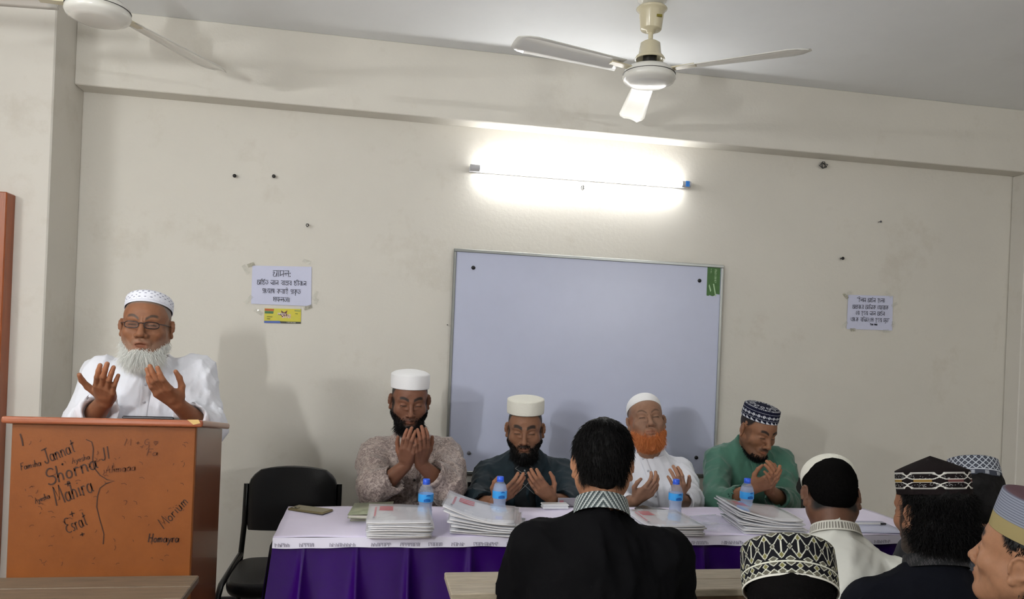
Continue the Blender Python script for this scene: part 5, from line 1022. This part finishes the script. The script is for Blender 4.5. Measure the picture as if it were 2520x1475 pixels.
# glasses
M_GLF = mat('spectacle_frame', (30, 22, 24), rough=.25); M_LENS = mat('spectacle_lens', (210, 214, 222), rough=.03, trans=.9, alpha=.22, spec=.8)
gl = []
def hp_(x, y, z): return tuple(D['c'] + D['R'] @ np.array((x, y, z)))
ge = empty('spectacles', hp_(0, -.1, 0), 'dark-rimmed spectacles worn by the man at the lectern', 'spectacles')
for s in (-1, 1):
    ring = [(s * .033 + .0235 * math.copysign(abs(math.cos(a)) ** .6, math.cos(a)), -.1045 + .012 * (abs(s * .033 + .0235 * math.cos(a)) / .05) ** 2, -.003 + .0115 * math.copysign(abs(math.sin(a)) ** .7, math.sin(a))) for a in np.linspace(0, 2 * math.pi, 25)]
    MB().tube([hp_(*q_) for q_ in ring], .0017, 6, caps=False).build('rim', M_GLF, ge); mb = MB(); mb.add([hp_(*q_) for q_ in ring[:-1]], [tuple(range(24))]); mb.build('lens', M_LENS, ge)
    MB().tube([hp_(s * .0565, -.092, .003), hp_(s * .072, -.070, .003), hp_(s * .0805, -.02, .001), hp_(s * .0835, .016, .004), hp_(s * .083, .030, -.012)], .0017, 6).build('temple', M_GLF, ge)
MB().tube([hp_(-.010, -.1045, .002), hp_(0, -.1065, .004), hp_(.010, -.1045, .002)], .0017, 6).build('bridge', M_GLF, ge)

# --- panel
def panel(label, u, v, Y, R, P, sh, el, cu, wr, neck, shirt, hands, seed, **kw):
    hc = A(u, v, Y); nk = A(*neck); hp = off(A(*neck), 0, .06, -.55); hp[2] = .55
    J = dict(neck=nk, shL=A(*sh[0]), shR=A(*sh[1]), elL=A(*el[0]), elR=A(*el[1]), cuL=A(*cu[0]), cuR=A(*cu[1]), wrL=A(*wr[0]), wrR=A(*wr[1]), hip=hp, seed=seed, **kw.pop('jx', {}))
    for H, s, n in zip(hands, (1, -1), 'LR'): H.update(side=s, wrist=J['wr' + n], fore_world=J['cu' + n] * .45 + J['el' + n] * .55)
    D = person(label, hc, R, P, J, shirt, hands=hands, legs=seatlegs(hp, (0, -1, 0)), trous=C_TROU, **kw); D['J'] = J; return D
thU = [(.95, .45, .15), (.6, .9, .2), (.25, 1, .2)]; thI = [(.7, .7, .45), (.35, .9, .4), (.1, 1, .3)]
# beige brocade kurta
Y1 = 3.36; D = panel('bearded man in patterned beige kurta with hands raised to his chin', 1008, 986, Y1, rotm(.03, .18, .0), dict(skin=(116, 78, 60), beard=.97, must=.35, w=.98, jaw=.98, brow=1.1, hairm=.97), ((926, 1122, 3.46), (1100, 1122, 3.46)), ((922, 1205, 3.24), (1104, 1203, 3.24)), ((985, 1168, 3.19), (1052, 1160, 3.19)), ((998, 1144, 3.17), (1036, 1141, 3.17)), (1012, 1068, 3.43), C_BEIGE, [
    dict(fdir=(.03, -.62, .95), ndir=(.40, 1, .2), curl=cur_cup, spread=.05, thumb=thI), dict(fdir=(.03, -.62, .95), ndir=(-.40, 1, .2), curl=cur_cup, spread=.05, thumb=thI)], 5, jx=dict(girth=1.04, sleeve=(.072, .066, .050)), fold=(.013, 46), axis=(.2, .1, 1))
c, Rc = capat(D, .054, .012, -.12); cap('skull_cap', c, Rc, .082, .098, .060, D['e'], M_CAPW, 'flat', n=96, nz=16, flare=.02, dip=-.014)
scalp_strands(D['f'], D['R'], D['c'], D['V'], beardmask(D['V'], .98), 2600, lambda v: .010 + .024 * sst(-.08, -.115, v[:, 2]), .0009, M_HAIRB, D['e'], 'beard', 4, droop=.5, lift=.5, jit=.25)
beard_volume(D, [((0, -.070, -.105), (0, -.066, -.128), .026, .018), ((-.040, -.035, -.090), (-.015, -.062, -.122), .022, .018), ((.040, -.035, -.090), (.015, -.062, -.122), .022, .018)], M_HAIRB, noise=.003)
collar(D['J']['neck'] + np.array((0, -.004, .004)), None, rotm(0, .25, 0), D['e'], C_BEIGE, .066, .034)
G = placket(D['tf'], [PT(1016, 1090, 3.38), PT(1018, 1150, 3.38), PT(1018, 1230, 3.38)], .028, (0, 1, 0), C_BEIGE, D['e']); buttons(G, (14, 26), M_BTND, D['e'])
# dark teal kurta
Y2 = 3.40; D = panel('bearded man in dark teal kurta and tall white cap, hands cupped', 1292, 1056, Y2, rotm(-.22, .14, -.01), dict(skin=(128, 90, 68), beard=.97, must=.9, w=.98, brow=1.35, hairm=1), ((1202, 1166, 3.50), (1384, 1166, 3.50)), ((1172, 1240, 3.30), (1404, 1236, 3.30)), ((1198, 1248, 3.20), (1376, 1242, 3.20)), ((1217, 1234, 3.16), (1357, 1228, 3.16)), (1291, 1118, 3.47), C_TEAL, [
    dict(fdir=(.72, -.40, .62), ndir=(.1, .8, .65), curl=cur_soft, spread=.35, thumb=thU), dict(fdir=(-.66, -.40, .66), ndir=(-.1, .8, .65), curl=cur_soft, spread=.25, thumb=thI)], 6, jx=dict(girth=1.02), fold=(.013, 46), axis=(.2, .1, 1))
c, Rc = capat(D, .074, .012, -.02); cap('skull_cap', c, Rc, .083, .099, .060, D['e'], M_CAPC, 'flat', n=96, nz=16, flare=.0)
scalp_strands(D['f'], D['R'], D['c'], D['V'], beardmask(D['V'], .98, True), 2800, lambda v: .009 + .028 * sst(-.08, -.115, v[:, 2]), .0009, M_HAIRB, D['e'], 'beard', 5, droop=.6, lift=.45, jit=.22)
beard_volume(D, [((0, -.074, -.106), (0, -.070, -.136), .025, .017), ((-.040, -.035, -.090), (-.015, -.062, -.126), .022, .018), ((.040, -.035, -.090), (.015, -.062, -.126), .022, .018)], M_HAIRB, noise=.003)
collar(D['J']['neck'] + np.array((0, -.006, .0)), None, rotm(0, .25, 0), D['e'], C_TEAL, .064, .030)
C_TEALP = cloth('dark_placket', (22, 26, 30)); G = placket(D['tf'], [PT(1292, 1132, 3.38), PT(1292, 1180, 3.38), PT(1292, 1248, 3.38)], .090, (0, 1, 0), C_TEALP, D['e'], 'front_yoke'); buttons(G, (4, 11, 19), M_BTNG, D['e'], r=.005)
yl = []
for s in (-1, 1):
    for i0, i1, a0, a1 in ((3, 9, 0, 1), (9, 15, 1, 0), (12, 18, 0, 1), (18, 24, 1, 0), (24, 30, 0, 1)):
        q_ = [G[int(round(i0 + (i1 - i0) * t)), 2] + (G[int(round(i0 + (i1 - i0) * t)), 4 if s > 0 else 0] - G[int(round(i0 + (i1 - i0) * t)), 2]) * (a0 + (a1 - a0) * t) * .92 - np.array((0, .0045, 0)) for t in np.linspace(0, 1, 7)]; MB().tube(q_, .0018, 5).build('embroidered_line', mat('grey_thread', (100, 102, 102), rough=.7), D['e'])
# white kurta, orange beard
Y3 = 3.42; D = panel('man in white kurta with orange beard tipping his head back', 1590, 1036, Y3, rotm(-.20, -.30, -.12), dict(skin=(138, 104, 84), beard=.25, beardc=(190, 96, 40), must=.2, mustc=(150, 110, 85), furrow=1, w=1.0, jaw=1.06, cheek=1.1, hairm=.5, hairc=(110, 100, 92), browc=(95, 70, 55), brow=.7, mouth=.3), ((1530, 1166, 3.52), (1672, 1158, 3.52)), ((1508, 1242, 3.36), (1696, 1232, 3.34)), ((1556, 1250, 3.20), (1676, 1240, 3.20)), ((1564, 1232, 3.19), (1672, 1228, 3.19)), (1602, 1112, 3.50), C_WHITE, [
    dict(fdir=(.55, -.55, .70), ndir=(.2, .8, .6), curl=[(.35, .7, .45)] * 4, spread=.1, thumb=[(.8, .7, .1), (.35, 1, .0), (.1, 1, 0)]), dict(fdir=(-.30, -.55, .85), ndir=(-.3, .8, .6), curl=[(.3, .55, .4)] * 4, spread=.4, thumb=[(.8, .6, .1), (.3, 1, .1), (0, 1, 0)])], 7, jx=dict(girth=1.08, belly=.02), fold=(.013, 46), axis=(.2, .1, 1))
c, Rc = capat(D, .046, .020, -.34); cap('skull_cap', c, Rc, .0805, .098, .022, D['e'], M_CAPW, 'dome', n=96, nz=10, dome=.72)
bm = beardmask(D['V'], 1.0, low=-.122, top=.014); beard_volume(D, [((0, -.066, -.110), (0, -.074, -.138), .022, .014), ((-.046, -.030, -.090), (-.028, -.056, -.130), .018, .012), ((.046, -.030, -.090), (.028, -.056, -.130), .018, .012)], M_HAIRO, noise=.004)
scalp_strands(D['f'], D['R'], D['c'], D['V'], bm, 6000, lambda v: .018 + .022 * sst(-.07, -.105, v[:, 2]), .0008, M_HAIRO, D['e'], 'beard', 6, droop=.6, lift=.35, jit=.24, wave=.0015)
collar(D['J']['neck'] + np.array((0, -.01, -.012)), None, rotm(0, .3, -.05), D['e'], C_WHITE, .066, .030)
G = placket(D['tf'], [PT(1592, 1122, 3.38), PT(1600, 1165, 3.38), PT(1610, 1215, 3.38), PT(1614, 1250, 3.38)], .030, (0, 1, 0), C_WHITE, D['e']); buttons(G, (4, 12, 20, 28), M_BTN, D['e'])
# green kurta
Y4 = 3.42; D = panel('young man in green kurta and navy patterned cap bowing over his hands', 1864, 1060, Y4, rotm(.16, .34, .08), dict(skin=(132, 92, 68), beard=.35, must=.8, w=.94, jaw=.92, cheek=.9, nose=1.05, brow=1.1, hairm=.97), ((1764, 1134, 3.52), (1920, 1136, 3.52)), ((1762, 1236, 3.32), (1932, 1238, 3.32)), ((1834, 1222, 3.20), (1908, 1224, 3.20)), ((1852, 1203, 3.16), (1893, 1205, 3.16)), (1846, 1092, 3.50), C_GREEN, [
    dict(fdir=(.50, -.70, .52), ndir=(.35, .8, .4), curl=cur_deep, spread=-.15, thumb=thI), dict(fdir=(-.12, -.65, .66), ndir=(-.6, .7, .4), curl=cur_deep, spread=-.15, thumb=thI)], 8, fold=(.013, 46), axis=(.2, .1, 1))
c, Rc = capat(D, .056, .014, -.10); cap('skull_cap', c, Rc, .081, .097, .060, D['e'], M_CAPP, 'flat', patt_navy, n=264, nz=44, flare=-.03, dip=-.004)
scalp_strands(D['f'], D['R'], D['c'], D['V'], beardmask(D['V'], .94) * (np.abs(D['V'][:, 0]) < .045) * (D['V'][:, 2] < -.085), 1000, .020, .0009, M_HAIRB, D['e'], 'beard', 7, droop=.5, lift=.4, jit=.2)
collar(D['J']['neck'] + np.array((.004, -.004, .004)), None, rotm(0, .3, .05), D['e'], C_GREEN, .066, .032)
G = placket(D['tf'], [PT(1856, 1108, 3.38), PT(1866, 1150, 3.38), PT(1872, 1240, 3.38)], .026, (0, 1, 0), C_GREEN, D['e']); buttons(G, (6, 24, 33), M_BTND, D['e'], r=.004)

# --- audience, seen from behind
def listener(label, u, v, Y, dl, pitch, roll, P, shd, nkd, shirt, seed, sw=.40, lean=.05, body=None, **kw):
    """dl turns the face left of straight ahead; body the turn of the trunk; nkd and shd are given in the facing frame (x right, y ahead)"""
    b = dl if body is None else body; rt = np.array((math.cos(b), math.sin(b), 0)); ah = np.array((-math.sin(b), math.cos(b), 0)); up = np.array((0, 0, 1.)); fr = lambda x, y, z: rt * x + ah * y + up * z
    hc = A(u, v, Y); R = rotm(math.pi + dl, pitch, roll); nk = hc + fr(*nkd); sl = nk + fr(-sw / 2, shd[0], -shd[1]); sr = nk + fr(sw / 2, shd[0], -shd[1]); hp = nk + fr(0, -lean - .04, 0); hp[2] = .52
    J = dict(neck=nk, shL=sl, shR=sr, elL=sl + fr(-.05, .10, -.25), elR=sr + fr(.05, .10, -.25), cuL=sl + fr(.09, .22, -.25), cuR=sr + fr(-.09, .22, -.25), wrL=sl + fr(.12, .25, -.23), wrR=sr + fr(-.12, .25, -.23), hip=hp, seed=seed, **kw.pop('jx', {}))
    hands = [dict(side=-1, wrist=J['wrL'], fdir=fr(.3, .8, .4), ndir=fr(.3, -.4, .8), fore_world=J['cuL'] * .5 + J['elL'] * .5, h=.0045, curl=cur_cup), dict(side=1, wrist=J['wrR'], fdir=fr(-.3, .8, .4), ndir=fr(-.3, -.4, .8), fore_world=J['cuR'] * .5 + J['elR'] * .5, h=.0045, curl=cur_cup)]
    D = person(label, hc, R, P, J, shirt, hands=hands, hres=.0037, sres=.0088, legs=seatlegs(hp, ah), trous=C_TROU, **kw); D['J'] = J; D['B'] = np.stack([rt, ah, up], 1); return D
def back_collar(D, tilt, r, h, dz, colfn, n_=220, nz=16, dy=0.0):
    """band collar round the neck, raised at the nape; colours from colfn(angle from the nape, height)"""
    nk = D['J']['neck']; rows = []; cc = []; an = np.linspace(0, 2 * np.pi, n_, endpoint=False); ct, st_ = math.cos(tilt), math.sin(tilt)
    for j in range(nz):
        t = j / (nz - 1); row = []
        for a in an:
            rr = r * (1 - .10 * t); q_ = np.array((rr * math.cos(a), rr * 1.06 * math.sin(a) + dy, h * t)); q_ = np.array((q_[0], q_[1] * ct + q_[2] * st_, -q_[1] * st_ + q_[2] * ct)); row.append(nk + D['B'] @ (q_ + np.array((0, 0, dz))))
            d_ = ((a + np.pi / 2 + np.pi) % (2 * np.pi)) - np.pi; cc.append(lin(colfn(d_, t)))
        rows.append(row)
    me = MB().grid(rows, close=True).mesh('collar'); setcol(me, np.array(cc)); return link('collar', me, M_STRIPE, D['e'])
M_STRIPE = mat('striped_collar', (128, 128, 128), rough=.8, attr='Col')
def flow_back(v): return np.stack([v[:, 0] * 2, .35 + 0 * v[:, 0], -1.2 + 8 * np.clip(v[:, 2] - .02, 0, .1)], 1) * .6
def hair_shell(D, ells, m, name='hair', noise=.004, freq=160, cut=None, low=None):
    f = SDF((-.12, -.13, -.20), (.12, .16, .15), .0032)
    for c_, r_ in ells: f.ell(c_, r_, k=.02)
    for c_, r_ in cut or []: f.ell(c_, r_, k=.006, op='sub')
    if low is not None: f.plane((0, 0, low[0]), (0, low[1], -1))
    f.warp(folds(9, noise, freq, 8, (.2, .1, 1))); return f, field_obj(name, f, m, D['e'], M=D['R'], t=D['c'])
# man in black
D = listener('bare-headed man in black kurta with a striped collar, back turned', 1482, 1146, 2.14, -.24, .32, 0, dict(skin=(158, 112, 84), hairm=1, w=.97, neck=.88), (.0, .095), (.0, -.052, -.136), C_BLACK, 21, sw=.37, fold=(.012, 36), axis=(.25, .1, 1), jx=dict(girth=1.06, sleeve=(.068, .068, .06)))
f, _ = hair_shell(D, [((0, .018, .044), (.081, .101, .088)), ((0, .050, -.005), (.068, .070, .070)), ((0, -.03, .07), (.07, .07, .053))], M_HAIRB, noise=.005, cut=[((.092, .004, -.022), (.030, .042, .048)), ((-.092, .004, -.022), (.030, .042, .048)), ((0, -.13, -.01), (.09, .07, .07))])
Vh, _q = f.net(); mk = (1 + 1.5 * (Vh[:, 2] > .09)) * (Vh[:, 1] > -.10) * (Vh[:, 2] > -.055) * ~((np.abs(Vh[:, 0]) > .058) & (Vh[:, 2] < .025) & (Vh[:, 1] < .05)); scalp_strands(f, D['R'], D['c'], Vh, mk, 8000, .028, .0008, M_HAIRB, D['e'], 'hair_strands', 31, droop=.5, lift=.10, jit=.15, flow=flow_back)
back_collar(D, .55, .083, .050, -.004, lambda d, t: (196, 202, 200) if ((abs(d) * 5.2 + t * 2.1) % 1) < .26 or .36 < ((abs(d) * 5.2 + t * 2.1) % 1) < .44 else (62, 72, 74), 260, 26)
# bowed man in white
D = listener('bowed man in white kurta and knitted white skull cap, back turned', 2044, 1222, 2.24, -.34, .58, .0, dict(skin=(104, 72, 56), hairc=(9, 9, 10), hairm=1, w=.98), (.0, .118), (.0, -.080, -.105), C_WHITE2, 22, sw=.33, lean=.10, fold=(.013, 34), axis=(.25, .1, 1), jx=dict(girth=1.08, sleeve=(.054, .056, .05)))
f, _ = hair_shell(D, [((0, .015, .036), (.0785, .098, .085)), ((0, .050, -.010), (.064, .062, .060))], M_SHORT, noise=.0012, freq=400, cut=[((0, -.13, -.02), (.11, .105, .10)), ((.090, .004, -.024), (.024, .040, .044)), ((-.090, .004, -.024), (.024, .040, .044))])
Vh, _q = f.net(); mk = ((Vh[:, 1] > -.02) & (Vh[:, 2] < .06)).astype(float); scalp_strands(f, D['R'], D['c'], Vh, mk, 5000, .004, .0006, M_SHORT, D['e'], 'hair_strands', 32, droop=.2, lift=.5, jit=.3, seg=1)
c, Rc = capat(D, .052, -.004, .16); cap('skull_cap', c, Rc, .083, .098, .026, D['e'], M_CAPC, 'dome', n=96, nz=12, dome=.60)
back_collar(D, .50, .078, .032, -.006, lambda d, t: (206, 204, 194) if (int((d + 4) * 17) % 2) or t < .2 or t > .85 else (120, 116, 108))
# man with black hexagon cap
D = listener('long-haired man in black kurta and black cap with white hexagons, back turned', 2290, 1262, 1.88, .10, .14, .0, dict(skin=(140, 98, 74), hairm=1, beard=.9, must=.6, w=.96), (.0, .100), (.0, -.035, -.142), C_NAVYB, 23, sw=.35, body=-.2, fold=(.007, 38), axis=(.25, .1, 1), jx=dict(girth=1.04, sleeve=(.060, .060, .055)))
f, _ = hair_shell(D, [((0, .028, .03), (.079, .090, .072)), ((0, .054, -.035), (.074, .060, .076)), ((.042, .033, -.045), (.040, .048, .056)), ((-.042, .038, -.045), (.040, .043, .048))], M_HAIRB, noise=.008, freq=90, cut=[((-.0, -.13, -.02), (.13, .112, .15))])
Vh, _q = f.net(); mk = (Vh[:, 1] > -.005).astype(float) * (Vh[:, 2] < .055) * (Vh[:, 2] > -.12); scalp_strands(f, D['R'], D['c'], Vh, mk, 7000, .034, .0008, M_HAIRB, D['e'], 'hair_strands', 33, droop=.5, lift=.25, jit=.45, wave=.007, seg=2)
c, Rc = capat(D, .050, .016, .04); cap('embroidered_cap', c, Rc, .0845, .100, .064, D['e'], M_CAPP, 'peak', patt_hex, n=320, nz=64, flare=.0, dome=.48)
back_collar(D, .40, .082, .036, -.004, lambda d, t: (58, 56, 58) if (int(d * 61) * 7 + int(t * 9) * 5) % 9 < 2 else (13, 13, 17))
# man further along in the grey lattice cap
D = listener('man in grey lattice-patterned cap beyond the hexagon cap, back turned', 2394, 1217, 2.38, -.40, .25, .0, dict(skin=(120, 84, 64), hairm=1, w=.97), (.0, .08), (.0, -.05, -.135), C_GREY, 24, sw=.38, fold=(.007, 38), axis=(.25, .1, 1))
hair_shell(D, [((0, .024, .03), (.084, .100, .075)), ((0, .050, -.03), (.074, .066, .075))], M_HAIRB, noise=.006, freq=120, cut=[((0, -.13, -.02), (.10, .085, .12))])
c, Rc = capat(D, .052, .014, .06); cap('embroidered_cap', c, Rc, .086, .103, .066, D['e'], M_CAPP, 'flat', patt_lattice, n=320, nz=60, flare=-.10)
# near man in the star-patterned cap
D = listener('man in black and olive star-patterned cap bowing low, back turned', 1948, 1516, 1.42, -.50, .50, .10, dict(skin=(120, 84, 64), hairm=1, hairc=(9, 9, 10), w=.99), (.03, .08), (.0, -.08, -.11), C_GREY, 25, sw=.40, lean=.10, fold=(.007, 38), axis=(.25, .1, 1))
f, _ = hair_shell(D, [((0, .024, .034), (.083, .101, .080)), ((0, .050, -.02), (.074, .066, .075))], M_SHORT, noise=.0015, freq=300, cut=[((0, -.13, -.02), (.10, .085, .12)), ((.09, .0, -.02), (.02, .04, .045)), ((-.09, .0, -.02), (.02, .04, .045))])
Vh, _q = f.net(); mk = (Vh[:, 1] > .0).astype(float) * (Vh[:, 2] < .045) * (Vh[:, 2] > -.07); scalp_strands(f, D['R'], D['c'], Vh, mk, 5000, .005, .0006, M_SHORT, D['e'], 'hair_strands', 35, seg=1, droop=.3, lift=.2, jit=.25)
c, Rc = capat(D, .040, .014, .10); cap('embroidered_cap', c, Rc, .093, .109, .086, D['e'], M_CAPP, 'flat', patt_star, n=420, nz=110, flare=.0)
# man at the edge in the ribbed cap
D = listener('man in ribbed grey cap with khaki band turned towards the lectern', 2534, 1380, 1.42, .40, -.18, .0, dict(skin=(160, 116, 88), hairm=1, hairc=(9, 9, 10), w=.98, nose=1.05, brow=1.3), (.0, .07), (.03, -.02, -.145), C_GREY, 26, sw=.40, body=.2, fold=(.007, 38), axis=(.25, .1, 1))
scalp_strands(D['f'], D['R'], D['c'], D['V'], hairmask(D['V'], .98), 6000, .011, .0010, M_HAIRB, D['e'], 'hair', 36, droop=.3, lift=.35, jit=.3)
c, Rc = capat(D, .050, .014, -.06); cap('ribbed_cap', c, Rc, .085, .103, .085, D['e'], M_CAPP, 'flat', patt_ribbed, n=200, nz=96, flare=-.04)
bench(.2, 3.6, 1.96, 'wooden bench under the front row of listeners'); bench(.6, 3.6, 1.44, 'wooden bench under the second row of listeners')
